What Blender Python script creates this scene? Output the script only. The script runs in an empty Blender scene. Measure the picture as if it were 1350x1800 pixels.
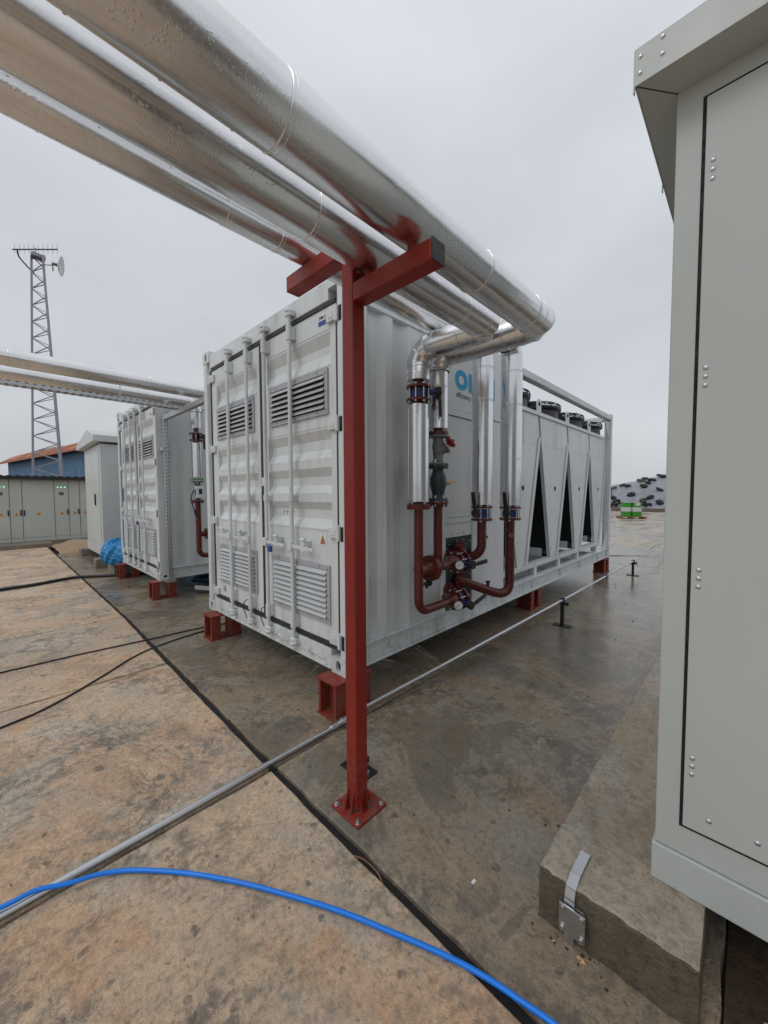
import bpy, math, random
from mathutils import Vector, Matrix
random.seed(7)
R_ = math.radians
scn = bpy.context.scene
col = scn.collection

# ------------------------------------------------------------------ camera, sky, sun, exposure
cam_d = bpy.data.cameras.new("camera"); cam = bpy.data.objects.new("camera", cam_d); col.objects.link(cam)
Fv = Vector((0.71846505, 0.69392897, -0.0476503)); Rv = Vector((0.69455381, -0.7194262, -0.004576)); Uv = Vector((0.03745629, 0.029808, 0.9988536))
cam.matrix_world = Matrix(((Rv.x, Uv.x, -Fv.x, -1.71844), (Rv.y, Uv.y, -Fv.y, -2.05114), (Rv.z, Uv.z, -Fv.z, 1.58965), (0, 0, 0, 1)))
cam_d.sensor_fit = 'HORIZONTAL'; cam_d.sensor_width = 36; cam_d.lens = 666.012 / 1350 * 36
cam_d.clip_start = .05; cam_d.clip_end = 900
scn.camera = cam
SUN_EL, SUN_AZ = R_(52), R_(165)       # azimuth measured from +X towards +Y
world = bpy.data.worlds.new("World"); scn.world = world; world.use_nodes = True
nt = world.node_tree; N = nt.nodes; L = nt.links; N.clear()
out = N.new("ShaderNodeOutputWorld"); bg = N.new("ShaderNodeBackground"); bg.inputs[1].default_value = .1
sky = N.new("ShaderNodeTexSky"); sky.sky_type = 'NISHITA'; sky.sun_disc = False
sky.sun_elevation = SUN_EL; sky.sun_rotation = math.pi / 2 - SUN_AZ
sky.air_density = 1.5; sky.dust_density = 4
tc = N.new("ShaderNodeTexCoord"); sep = N.new("ShaderNodeSeparateXYZ"); L.new(tc.outputs['Generated'], sep.inputs[0])
ramp = N.new("ShaderNodeValToRGB")
cr = ramp.color_ramp; cr.elements[0].position = 0.0; cr.elements[0].color = (.60, .63, .665, 1)
cr.elements[1].position = 1.0; cr.elements[1].color = (.84, .85, .88, 1)
e = cr.elements.new(.12); e.color = (.60, .63, .665, 1)
e = cr.elements.new(.45); e.color = (.635, .66, .705, 1)
e = cr.elements.new(.7); e.color = (.70, .72, .765, 1)
L.new(sep.outputs[2], ramp.inputs[0])
mp = N.new("ShaderNodeMapping"); mp.inputs['Scale'].default_value = (1, 1, 2.2); L.new(tc.outputs['Generated'], mp.inputs[0])
nz = N.new("ShaderNodeTexNoise"); nz.inputs['Scale'].default_value = 2.0; nz.inputs['Detail'].default_value = 4; nz.inputs['Roughness'].default_value = .45
L.new(mp.outputs[0], nz.inputs['Vector'])
mr = N.new("ShaderNodeMapRange"); mr.inputs[1].default_value = .3; mr.inputs[2].default_value = .7; mr.inputs[3].default_value = 8.9; mr.inputs[4].default_value = 11.0
L.new(nz.outputs[0], mr.inputs[0])
vm = N.new("ShaderNodeVectorMath"); vm.operation = 'SCALE'; L.new(ramp.outputs[0], vm.inputs[0]); L.new(mr.outputs[0], vm.inputs['Scale'])
mx = N.new("ShaderNodeMixRGB"); mx.inputs[0].default_value = .93
L.new(sky.outputs[0], mx.inputs[1]); L.new(vm.outputs[0], mx.inputs[2]); L.new(mx.outputs[0], bg.inputs[0]); L.new(bg.outputs[0], out.inputs[0])
sun_d = bpy.data.lights.new("sun", 'SUN'); sun_d.energy = .75; sun_d.angle = R_(32); sun_d.color = (1, .98, .95)
sun = bpy.data.objects.new("sun", sun_d); col.objects.link(sun)
sdir = Vector((math.cos(SUN_EL) * math.cos(SUN_AZ), math.cos(SUN_EL) * math.sin(SUN_AZ), math.sin(SUN_EL)))
sun.rotation_euler = sdir.to_track_quat('Z', 'Y').to_euler(); sun.location = (-5, 3, 12)
scn.view_settings.view_transform = 'Standard'; scn.view_settings.look = 'None'; scn.view_settings.exposure = 0; scn.view_settings.gamma = 1
scn.view_settings.use_curve_mapping = False
scn.render.engine = 'CYCLES'; scn.cycles.max_bounces = 8; scn.cycles.use_denoising = True
scn.render.resolution_x = 768; scn.render.resolution_y = 1024

# ------------------------------------------------------------------ materials
class NT:
    def __init__(s, name):
        m = bpy.data.materials.new(name); m.use_nodes = True; s.m = m; s.t = m.node_tree; s.n = s.t.nodes; s.b = s.n["Principled BSDF"]
        g = s.n.new("ShaderNodeNewGeometry"); s.pos = g.outputs['Position']; s.nor = g.outputs['Normal']
        s.obj = s.n.new("ShaderNodeTexCoord").outputs['Object']
    def lk(s, a, b): s.t.links.new(a, b); return s
    def noise(s, scale, detail=4, rough=.55, vec=None, dist=0, stretch=None):
        n = s.n.new("ShaderNodeTexNoise"); n.inputs['Scale'].default_value = scale; n.inputs['Detail'].default_value = detail
        n.inputs['Roughness'].default_value = rough; n.inputs['Distortion'].default_value = dist
        v = vec or s.pos
        if stretch:
            q = s.n.new("ShaderNodeMapping"); q.inputs['Scale'].default_value = stretch; s.lk(v, q.inputs[0]); v = q.outputs[0]
        s.lk(v, n.inputs['Vector']); return n.outputs['Fac']
    def voro(s, scale, vec=None, feature='F1', rnd=1):
        n = s.n.new("ShaderNodeTexVoronoi"); n.inputs['Scale'].default_value = scale; n.feature = feature; n.inputs['Randomness'].default_value = rnd
        s.lk(vec or s.pos, n.inputs['Vector']); return n.outputs['Distance']
    def rng(s, v, a, b, c=0, d=1):
        n = s.n.new("ShaderNodeMapRange"); s.lk(v, n.inputs[0])
        for i, x in enumerate((a, b, c, d)): n.inputs[i + 1].default_value = x
        return n.outputs[0]
    def math(s, op, a, b=None):
        n = s.n.new("ShaderNodeMath"); n.operation = op
        for i, x in enumerate((a, b)):
            if x is None: continue
            if isinstance(x, (int, float)): n.inputs[i].default_value = x
            else: s.lk(x, n.inputs[i])
        return n.outputs[0]
    def mix(s, f, a, b, mode='MIX'):
        n = s.n.new("ShaderNodeMixRGB"); n.blend_type = mode
        for i, x in enumerate((f, a, b)):
            if isinstance(x, (int, float)): n.inputs[i].default_value = x
            elif isinstance(x, tuple): n.inputs[i].default_value = (*x, 1)
            else: s.lk(x, n.inputs[i])
        return n.outputs[0]
    def bump(s, h, strength=.3, dist=.01, prev=None):
        n = s.n.new("ShaderNodeBump"); n.inputs['Strength'].default_value = strength; n.inputs['Distance'].default_value = dist
        s.lk(h, n.inputs['Height'])
        if prev is not None: s.lk(prev, n.inputs['Normal'])
        return n.outputs[0]
    def set(s, **k):
        for a, v in k.items():
            i = s.b.inputs[a.replace('_', ' ')]
            if isinstance(v, tuple): i.default_value = (*v, 1)
            elif isinstance(v, (int, float)): i.default_value = v
            else: s.lk(v, i)
        return s.m

def paint(name, c, rough=.4, dirt=.25, dirtc=(.22, .19, .15), scale=1.5, metallic=0, orange=.05):
    t = NT(name)
    streak = t.noise(scale * 5, 5, .6, stretch=(1, 1, .12)); blot = t.noise(scale, 5, .6)
    f = t.math('MULTIPLY', t.rng(streak, .45, .8), t.rng(blot, .35, .75))
    f = t.math('MULTIPLY', f, dirt * 2)
    c2 = t.mix(t.rng(t.noise(scale * .6, 3), .3, .7, 0, 1), tuple(x * .93 for x in c), tuple(min(1, x * 1.05) for x in c))
    base = t.mix(f, c2, dirtc)
    sz = t.n.new("ShaderNodeSeparateXYZ"); t.lk(t.pos, sz.inputs[0])   # mud splashed up from the wet yard
    mud = t.math('MULTIPLY', t.rng(sz.outputs[2], .0, .55, 1, 0), t.rng(t.noise(22, 6, .75), .48, .60)); base = t.mix(t.math('MULTIPLY', mud, min(.7, dirt * 1.6)), base, (.13, .095, .065))
    r = t.rng(t.noise(scale * 4, 4), .3, .7, rough * .75, rough * 1.3)
    b = t.bump(t.noise(6, 2), orange, .01)
    b = t.bump(t.noise(220, 2), .03, .002, b)
    return t.set(Base_Color=base, Roughness=r, Metallic=metallic, Normal=b)

def plain(name, c, rough=.5, metallic=0, var=.15):
    t = NT(name); n = t.noise(14, 4)
    base = t.mix(t.rng(n, .3, .7), tuple(x * (1 - var) for x in c), tuple(min(1, x * (1 + var)) for x in c))
    return t.set(Base_Color=base, Roughness=t.rng(t.noise(30, 3), .3, .7, rough * .8, min(1, rough * 1.2)), Metallic=metallic)

def cladding(name, c=(.86, .865, .87), r0=.15, r1=.30, drops=True, dent=.25):
    t = NT(name)
    big = t.noise(2.5, 4, .6); sp = t.voro(38)
    fine = t.noise(120, 3)
    base = t.mix(t.rng(big, .3, .7), tuple(x * .86 for x in c), c)
    base = t.mix(t.math('MULTIPLY', t.rng(t.noise(9, 5, .7), .5, .75), .12), base, (.5, .48, .45))
    r = t.math('ADD', t.rng(big, .3, .7, r0, r1), t.rng(fine, .3, .7, -.03, .05))
    b = t.bump(t.noise(3.2, 2), dent, .02)
    b = t.bump(sp, .03, .002, b)
    if drops:
        d = t.voro(95); dm = t.rng(d, .12, .34, 1, 0)
        msk = t.rng(t.noise(7, 3), .50, .62); dm = t.math('MULTIPLY', dm, msk)
        b = t.bump(dm, .2, .002, b)
        r = t.math('MULTIPLY', r, t.rng(dm, 0, 1, 1, .4))
    return t.set(Base_Color=base, Roughness=r, Metallic=1, Normal=b)

def concrete(name, ca, cb, cred, wet=0.5, stain=.5, pit=.5, wet_floor=.06, dry=.62, scratch=.5, sharp=.3, bumpk=1.0, wetx=0, spots=0, crack=0):
    """mottled site concrete: broad tone patches, clustered dark stains, round spots, hairline cracks, damp map-edged areas, water film"""
    t = NT(name); dk = lambda c, k: tuple(min(1, x * k) for x in c)
    def warp(amp, scale, detail):
        n = t.n.new('ShaderNodeTexNoise'); n.inputs['Scale'].default_value = scale; n.inputs['Detail'].default_value = detail; t.lk(t.pos, n.inputs['Vector'])
        a = t.n.new('ShaderNodeVectorMath'); a.operation = 'SCALE'; a.inputs['Scale'].default_value = amp; t.lk(n.outputs['Color'], a.inputs[0])
        b = t.n.new('ShaderNodeVectorMath'); b.operation = 'ADD'; t.lk(t.pos, b.inputs[0]); t.lk(a.outputs[0], b.inputs[1]); return b.outputs[0]
    def v2d(scale, vec, feat='F1'):
        n = t.n.new('ShaderNodeTexVoronoi'); n.voronoi_dimensions = '2D'; n.feature = feat; n.inputs['Scale'].default_value = scale; t.lk(vec, n.inputs['Vector']); return n.outputs['Distance']
    w1 = warp(.12, 7, 5); w2 = warp(.55, 1.9, 8)
    big = t.noise(.75, 5, .6, dist=.5); fine = t.noise(38, 6, .72); grit = t.noise(120, 3, .7)
    c = t.mix(t.rng(big, .45, .55), ca, cb)
    c = t.mix(t.math('MULTIPLY', t.rng(t.noise(1.5, 6, .62, dist=.6), .50, .57), .85), c, cred)
    c = t.mix(t.rng(t.noise(5.5, 6, .7), .42, .62, 0, .5), c, dk(ca, 1.25))
    # clustered dark stains: broad clusters x fine ragged noise
    cl = t.rng(t.noise(1.9, 3, .5), .46, .60); rag = t.noise(13, 8, .74, dist=.3)
    c = t.mix(t.math('MULTIPLY', t.math('MULTIPLY', t.rng(rag, .46, .56), t.rng(cl, 0, 1, .25, 1)), stain), c, dk(cb, .42))
    rag2 = t.noise(5, 8, .72, dist=.6)
    c = t.mix(t.math('MULTIPLY', t.math('MULTIPLY', t.rng(rag2, .53, .585), cl), stain), c, dk(cb, .30))
    if spots:
        for sc2, r_, lo, k_ in ((1.9, .050, .46, .85), (5.0, .075, .47, .8), (15, .10, .53, .6)):
            m_ = t.math('MULTIPLY', t.rng(v2d(sc2, w1), r_ * .75, r_ * 1.15, 1, 0), t.rng(t.noise(sc2 * .6, 2), lo, lo + .06)); c = t.mix(t.math('MULTIPLY', m_, k_ * spots), c, dk(cb, .2))
    ckm = None
    if crack:
        ckm = t.math('MULTIPLY', t.rng(v2d(.42, w2, 'DISTANCE_TO_EDGE'), .0008, .0028, 1, 0), t.rng(t.noise(.8, 2), .50, .55)); c = t.mix(t.math('MULTIPLY', ckm, crack), c, dk(cb, .15))
    c = t.mix(t.rng(fine, .50, .66, 0, .5), c, dk(ca, 1.35)); c = t.mix(t.rng(fine, .48, .36, 0, .55), c, dk(cb, .42))
    c = t.mix(t.rng(grit, .58, .66, 0, .55), c, dk(cb, .35))
    sh = t.rng(t.noise(1.15, 9, .66, dist=.9), .515, .532); c = t.mix(t.math('MULTIPLY', sh, sharp), c, dk(cb, .42))
    w = t.noise(.8, 6, .62, dist=.5)
    if wetx:
        sx = t.n.new('ShaderNodeSeparateXYZ'); t.lk(t.pos, sx.inputs[0]); w = t.math('ADD', w, t.math('MULTIPLY', t.rng(sx.outputs[0], .4, 5.5), wetx))
    wm = t.rng(w, .60 - wet * .28, .70 - wet * .28)
    c = t.mix(t.math('MULTIPLY', wm, .25), c, dk(cb, .45))
    r = t.math('ADD', t.rng(wm, 0, 1, dry, wet_floor), t.rng(fine, .35, .65, -.03, .08)); r = t.math('SUBTRACT', r, t.math('MULTIPLY', sh, sharp * .25)); r = t.math('MAXIMUM', r, .04)
    pits = t.math('MAXIMUM', t.rng(v2d(19, w1), .05, .22, 0, 1), t.rng(t.noise(4, 3), .60, .45))
    scr = t.noise(20, 7, .75, dist=.6, stretch=(1, .4, 1))
    hgt = t.math('ADD', t.math('MULTIPLY', fine, .8), t.math('MULTIPLY', pits, .35 * pit)); hgt = t.math('ADD', hgt, t.math('MULTIPLY', rag, .9))
    hgt = t.math('ADD', hgt, t.math('MULTIPLY', grit, .2)); hgt = t.math('ADD', hgt, t.math('MULTIPLY', scr, scratch * 1.2))
    if ckm is not None: hgt = t.math('SUBTRACT', hgt, t.math('MULTIPLY', ckm, .5))
    hgt = t.math('MULTIPLY', hgt, t.rng(wm, 0, 1, 1, .12))
    return t.set(Base_Color=c, Roughness=r, Normal=t.bump(hgt, bumpk, .016), Specular_IOR_Level=.5)

M = {}
M['white'] = paint("container_paint", (.65, .69, .70), .36, .45)
M['vent'] = paint("louvre_grey_paint", (.40, .42, .45), .38, .3)
M['vent2'] = paint("louvre_slat_paint", (.50, .525, .54), .38, .3)
M['white2'] = paint("cooler_paint", (.72, .745, .755), .38, .14)
M['cabinet'] = paint("cabinet_paint", (.48, .515, .495), .42, .06, scale=.9)
M['cabinet3'] = paint("far_cabinet_paint", (.56, .585, .59), .4, .1)
M['switch'] = paint("switchgear_paint", (.50, .53, .49), .45, .12)
M['red'] = paint("red_oxide_paint", (.25, .013, .006), .48, .4, (.10, .018, .012), 3)
M['redpipe'] = paint("red_pipe_primer", (.11, .014, .008), .3, .45, (.06, .02, .015), 4)
M['standred'] = paint("stand_red_paint", (.23, .022, .011), .5, .5, (.12, .06, .04), 4)
M['clad'] = cladding("aluminium_cladding_wet")
M['cladv'] = cladding("aluminium_cladding_riser", (.80, .80, .81), .17, .27, False, .14)
M['galv'] = cladding("galvanised_steel", (.62, .64, .66), .3, .5, False, .1)
M['black'] = plain("black_rubber", (.018, .019, .022), .5)
M['gasket'] = plain("door_gasket", (.022, .024, .028), .55)
M['dark'] = plain("dark_recess", (.01, .01, .011), .8)
M['coil'] = plain("coil_fins", (.016, .017, .018), .6, .4)
M['darkplate'] = plain("dark_grey_plate", (.022, .032, .036), .5, .2)
M['fan'] = plain("fan_shroud_grey", (.045, .048, .055), .45, .2)
M['blackm'] = plain("black_metal", (.02, .02, .022), .4, .3)
M['bolt'] = plain("zinc_bolt", (.6, .6, .6), .3, 1)
M['bluevalve'] = plain("blue_valve_body", (.015, .035, .17), .4)
M['teal'] = plain("dark_teal_casting", (.02, .035, .042), .4)
M['greycast'] = plain("grey_casting", (.16, .175, .18), .45, .2)
M['handred'] = plain("red_handwheel", (.28, .02, .03), .4)
M['cream'] = plain("brass_bonnet", (.62, .38, .2), .5)
M['dial'] = plain("dial_face", (.75, .77, .8), .3, 0, .03)
M['hose'] = plain("blue_hose", (.0, .20, .80), .35, 0, .06)
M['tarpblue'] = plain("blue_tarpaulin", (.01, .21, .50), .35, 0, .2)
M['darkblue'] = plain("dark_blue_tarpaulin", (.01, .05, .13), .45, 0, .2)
M['cyan'] = plain("cyan_print", (.0, .36, .66), .4, 0, .02)
M['ink'] = plain("black_print", (.03, .03, .04), .5, 0, .02)
M['blueprint'] = plain("blue_print", (.03, .06, .30), .4, 0, .02)
M['sticker'] = plain("sticker_white", (.70, .72, .74), .4, 0, .02)
M['yellow'] = plain("warning_yellow", (.75, .33, .02), .45, 0, .03)
M['redprint'] = plain("red_print", (.5, .05, .02), .45, 0, .02)
M['tyre'] = plain("tyre_rubber", (.02, .02, .022), .7, 0, .3)
M['tyrebrown'] = plain("muddy_tyre", (.10, .085, .06), .8, 0, .3)
M['green'] = plain("green_drum", (.03, .24, .02), .45, 0, .1)
M['drumwhite'] = plain("drum_label_white", (.5, .51, .48), .5, 0, .05)
M['wood'] = plain("pallet_wood", (.22, .11, .05), .8, 0, .3)
M['bluewall'] = paint("blue_render", (.085, .19, .31), .7, .5, (.04, .06, .08), .8)
M['rooftile'] = paint("orange_roof_metal", (.50, .17, .075), .6, .5, (.25, .1, .06), 1)
M['tower'] = plain("tower_steel", (.33, .33, .38), .45, .5, .15)
M['blackroof'] = plain("black_roof_sheet", (.012, .012, .012), .5)
M['glass'] = plain("display_glass", (.02, .03, .06), .15)
M['sand'] = None
t = NT("led_green"); M['led'] = t.set(Base_Color=(.1, .8, .3), Emission_Color=(.35, 1, .5), Emission_Strength=1.5)
M['slabL'] = concrete("concrete_left_slabs", (.64, .47, .32), (.56, .485, .385), (.65, .385, .215), .18, .9, 1, .14, .47, .45, .22, 1.0, spots=.9, crack=.35)
M['slabR'] = concrete("concrete_wet_right_slabs", (.30, .23, .155), (.27, .25, .205), (.28, .19, .11), .60, .78, .6, .035, .32, .0, .5, .8, wetx=.5, spots=.8, crack=.5)
M['slabF'] = concrete("concrete_far_slabs", (.42, .37, .30), (.38, .36, .32), (.38, .28, .20), .5, .35, .3, .10, .5, .2, .3, .6)
t_pl = ((.43, .37, .29), (.38, .35, .29), (.42, .32, .21))
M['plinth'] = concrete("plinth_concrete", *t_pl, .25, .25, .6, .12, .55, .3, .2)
M['plinth_shade'] = concrete("plinth_side_shade_wet", (.14, .115, .075), (.11, .105, .07), (.15, .105, .06), .2, .5, .6, .2, .6, .3, .3)  # plinth concrete with shade and wet painted into a darker colour
M['soil'] = concrete("wet_soil", (.075, .05, .03), (.055, .042, .028), (.10, .055, .03), .3, .6, 1, .15, .8, .5, .2)
M['sand'] = concrete("sand", (.36, .26, .16), (.33, .25, .17), (.33, .2, .11), .0, .3, 1, .4, .9, .3, .1)
M['curb'] = concrete("curb_concrete", (.26, .23, .18), (.22, .2, .17), (.22, .17, .11), .2, .4, .5, .2, .6, .3, .2)
t = NT("silage_sheet")
f = t.noise(1.2, 6, .7, dist=1.2, stretch=(1, 1, 1))
wr = t.noise(.9, 6, .65, dist=1.5, stretch=(2.6, .7, 1))
M['sheet'] = t.set(Base_Color=t.mix(t.rng(f, .35, .65), (.20, .215, .25), (.34, .355, .39)), Roughness=.28, Normal=t.bump(wr, .9, .35))

# ------------------------------------------------------------------ mesh building
ORG = {}
class MB:
    def __init__(s): s.v = []; s.f = []; s.s = []
    def add(s, vs, fs, smooth=False):
        o = len(s.v); s.v += [Vector(p) for p in vs]; s.f += [tuple(i + o for i in f) for f in fs]
        s.s += ([smooth] * len(fs) if isinstance(smooth, bool) else smooth); return s
    def quad(s, *p, smooth=False): return s.add(p, [tuple(range(len(p)))], smooth)
    def box(s, x0, x1, y0, y1, z0, z1):
        v = [(x, y, z) for z in (z0, z1) for y in (y0, y1) for x in (x0, x1)]
        return s.add(v, [(0, 2, 3, 1), (4, 5, 7, 6), (0, 1, 5, 4), (2, 6, 7, 3), (0, 4, 6, 2), (1, 3, 7, 5)])
    def bar(s, p0, p1, w, h, up=(0, 0, 1)):
        p0, p1 = Vector(p0), Vector(p1); a = (p1 - p0).normalized(); u = Vector(up)
        if abs(a.dot(u)) > .95: u = Vector((1, 0, 0))
        x = a.cross(u).normalized(); y = x.cross(a)
        v = [p + x * i * w / 2 + y * j * h / 2 for p in (p0, p1) for j in (-1, 1) for i in (-1, 1)]
        return s.add(v, [(0, 2, 3, 1), (4, 5, 7, 6), (0, 1, 5, 4), (2, 6, 7, 3), (0, 4, 6, 2), (1, 3, 7, 5)])
    def frame(s, a):
        a = Vector(a).normalized(); u = Vector((0, 0, 1)) if abs(a.z) < .9 else Vector((1, 0, 0))
        x = a.cross(u).normalized(); return x, a.cross(x).normalized()
    def cyl(s, p0, p1, r, r2=None, seg=16, caps=True):
        p0, p1 = Vector(p0), Vector(p1); r2 = r if r2 is None else r2; x, y = s.frame(p1 - p0)
        c = [(math.cos(2 * math.pi * i / seg), math.sin(2 * math.pi * i / seg)) for i in range(seg)]
        A = [p0 + (x * a + y * b) * r for a, b in c]; B = [p1 + (x * a + y * b) * r2 for a, b in c]
        s.add(A + B, [(i, (i + 1) % seg, seg + (i + 1) % seg, seg + i) for i in range(seg)], True)
        if caps: s.add(A, [tuple(range(seg))[::-1]]); s.add(B, [tuple(range(seg))])
        return s
    def tube(s, pts, r, seg=12, caps=True, closed=False):
        P = [Vector(p) for p in pts]; n = len(P); rings = []; x = None
        rr = r if isinstance(r, (list, tuple)) else [r] * n
        for i in range(n):
            d0 = (P[i] - P[i - 1]) if (i > 0 or closed) else P[1] - P[0]
            d1 = (P[(i + 1) % n] - P[i]) if (i < n - 1 or closed) else P[-1] - P[-2]
            d0.normalize(); d1.normalize(); t = (d0 + d1)
            t = t.normalized() if t.length > 1e-6 else d0
            if x is None: x, y = s.frame(d0)
            x = (x - t * x.dot(t)); x.normalize(); y = t.cross(x)
            k = 1 / max(.35, t.dot(d0)); b = (d1 - d0)
            b = b.normalized() if b.length > 1e-5 else None
            ring = []
            for j in range(seg):
                q = x * math.cos(2 * math.pi * j / seg) + y * math.sin(2 * math.pi * j / seg)
                if b is not None: q = q + b * q.dot(b) * (k - 1)
                ring.append(P[i] + q * rr[i])
            rings.append(ring)
        v = [p for g in rings for p in g]; m = n if closed else n - 1
        s.add(v, [(i * seg + j, i * seg + (j + 1) % seg, ((i + 1) % n) * seg + (j + 1) % seg, ((i + 1) % n) * seg + j) for i in range(m) for j in range(seg)], True)
        if caps and not closed: s.add(rings[0], [tuple(range(seg))[::-1]]); s.add(rings[-1], [tuple(range(seg))])
        return s
    def ring(s, c, axis, R, r, seg=24, sec=8, a0=0, a1=360):
        c = Vector(c); x, y = s.frame(axis); full = abs(a1 - a0) >= 360; n = seg if full else seg + 1
        pts = [c + (x * math.cos(R_(a0 + (a1 - a0) * i / seg)) + y * math.sin(R_(a0 + (a1 - a0) * i / seg))) * R for i in range(n)]
        return s.tube(pts, r, sec, closed=full)
    def lathe(s, p0, axis, prof, seg=20):
        p0 = Vector(p0); a = Vector(axis).normalized(); x, y = s.frame(a)
        v = []; n = len(prof)
        for t_, r in prof:
            for j in range(seg): v.append(p0 + a * t_ + (x * math.cos(2 * math.pi * j / seg) + y * math.sin(2 * math.pi * j / seg)) * r)
        return s.add(v, [(i * seg + j, i * seg + (j + 1) % seg, (i + 1) * seg + (j + 1) % seg, (i + 1) * seg + j) for i in range(n - 1) for j in range(seg)], True)
    def prism(s, poly, fn, a0, a1):
        A = [Vector(fn(p, q, a0)) for p, q in poly]; B = [Vector(fn(p, q, a1)) for p, q in poly]; n = len(poly)
        s.add(A + B, [(i, (i + 1) % n, n + (i + 1) % n, n + i) for i in range(n)] + [tuple(range(n))[::-1], tuple(range(n, 2 * n))]); return s
    def build(s, name, mat, parent=None, bev=0, origin=None, fix=True):
        org = ORG[parent.name] if parent is not None else Vector(origin or (0, 0, 0))
        me = bpy.data.meshes.new(name); me.from_pydata([tuple(v - org) for v in s.v], [], s.f)
        me.polygons.foreach_set('use_smooth', s.s); me.materials.append(M[mat] if isinstance(mat, str) else mat)
        me.update()
        if fix:
            import bmesh
            b = bmesh.new(); b.from_mesh(me); bmesh.ops.recalc_face_normals(b, faces=b.faces); b.to_mesh(me); b.free()
        o = bpy.data.objects.new(name, me); col.objects.link(o)
        if parent is not None: o.parent = parent
        else: o.location = org
        ORG[o.name] = org
        if bev:
            m = o.modifiers.new("bevel", 'BEVEL'); m.width = bev; m.segments = 2; m.limit_method = 'ANGLE'; m.angle_limit = R_(40)
        return o
def tag(o, label, cat, group=None, kind=None):
    if label: o['label'] = label
    if cat: o['category'] = cat
    if group: o['group'] = group
    if kind: o['kind'] = kind
    return o
def thing(name, label, cat, loc, group=None):
    o = bpy.data.objects.new(name, None); col.objects.link(o); o.location = loc; o.empty_display_size = .1
    ORG[o.name] = Vector(loc); return tag(o, label, cat, group)
def lab(o, l): o['label'] = l; return o
def solo(mb, name, mat, label, cat, loc, group=None, bev=0): return tag(mb.build(name, mat, None, bev, loc), label, cat, group)
def struct(mb, name, mat, loc=(0, 0, 0), bev=0): return tag(mb.build(name, mat, None, bev, loc), None, None, None, 'structure')
def shift(o, d):
    c = o.copy(); col.objects.link(c); c.parent = o.parent; c.location = Vector(o.location) + Vector(d); ORG[c.name] = ORG[o.name]; return c
def kids(o): return [c for c in bpy.data.objects if c.parent == o]
def copy_tree(o, loc=None, label=None, rot=None, parent=None, scale=None):
    c = o.copy(); col.objects.link(c)
    if parent is not None: c.parent = parent
    if loc is not None: c.location = loc
    if rot is not None: c.rotation_euler = rot
    if scale is not None: c.scale = scale
    if label: c['label'] = label
    for k in kids(o): copy_tree(k, parent=c)
    return c
def text(s, size, fn, mat, parent, name='lettering', extrude=.0006, align='LEFT', xs=1, bold=0):
    cu = bpy.data.curves.new(name, 'FONT'); cu.body = s; cu.size = size; cu.extrude = extrude; cu.align_x = align; cu.offset = bold; cu.resolution_u = 4
    ob = bpy.data.objects.new(name, cu); col.objects.link(ob); bpy.context.view_layer.update()
    me = bpy.data.meshes.new_from_object(ob.evaluated_get(bpy.context.evaluated_depsgraph_get())); bpy.data.objects.remove(ob)
    org = ORG[parent.name]
    for v in me.vertices: v.co = Vector(fn(v.co.x * xs, v.co.y, v.co.z)) - org
    me.materials.clear(); me.materials.append(M[mat]); o = bpy.data.objects.new(name, me); col.objects.link(o); o.parent = parent; ORG[o.name] = org; return o

# ------------------------------------------------------------------ ground and slabs
g = MB().quad((-260, -260, -.11), (330, -260, -.11), (330, 300, -.11), (-260, 300, -.11)); struct(g, 'ground', 'soil')
def jline(p, q, n, amp, nx):
    out = []
    for i in range(n):
        t_ = i / n; a = 0 if i == 0 else random.uniform(-amp, amp)
        out.append((p[0] + (q[0] - p[0]) * t_ + nx[0] * a, p[1] + (q[1] - p[1]) * t_ + nx[1] * a))
    return out
def slab(poly, mat, parent, amp=.004, z1=0, z0=-.1, label=None, step=.12, far=False):
    pts = []
    n = len(poly)
    for i in range(n):
        p, q = poly[i], poly[(i + 1) % n]; d = math.hypot(q[0] - p[0], q[1] - p[1]); k = 1 if far else max(1, min(60, int(d / step)))
        nx = (-(q[1] - p[1]) / d, (q[0] - p[0]) / d); pts += jline(p, q, k, amp, nx)
    m = MB(); m.prism(pts, lambda a, b, z: (a, b, z), z0, z1)
    o = m.build('slab', mat, parent, .006 if not far else 0)
    if label: lab(o, label)
    return o
def rect(x0, x1, y0, y1): return [(x0, y0), (x1, y0), (x1, y1), (x0, y1)]
yardL = tag(bpy.data.objects.new('left_pavement', None), None, None, None, 'structure'); col.objects.link(yardL); ORG[yardL.name] = Vector((0, 0, 0))
m = MB(); m.box(-.72, -.53, -8, 13.5, -.09, -.022); struct(m, 'joint_shade_strip', 'dark')  # black strip standing in for the shade deep in the open joint
yl = [-7.8, -5.2, -2.6, -.1, 1.87, 3.8, 5.72, 7.6, 9.52, 11.6, 13.5]
for a, b in zip(yl, yl[1:]):
    xr = lambda y: -.657 - (.0 if y > 0 else -y * .008) + (.075 if y > 3 else 0.03 if y > 1 else 0)
    y0, y1 = a + .012, b - .012
    slab([(-5.4, y0), (xr(a), y0), (xr(b), y1), (-5.4, y1)], 'slabL', yardL, .004)
    if b > -.2: slab(rect(-10.2, -5.42, y0, y1), 'slabL', yardL, .004, far=True)
yardR = tag(bpy.data.objects.new('right_pavement', None), None, None, None, 'structure'); col.objects.link(yardR); ORG[yardR.name] = Vector((0, 0, 0))
xl = lambda y: -.617 - (.0 if y > 0 else -y * .008) + (.075 if y > 3 else 0.03 if y > 1 else 0)
slab([(xl(-4), -4.4), (-.352, -4.4), (-.352, -2.03), (8.0, -2.03), (8.0, -.112), (xl(-.1), -.112)], 'slabR', yardR, .006)
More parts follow.
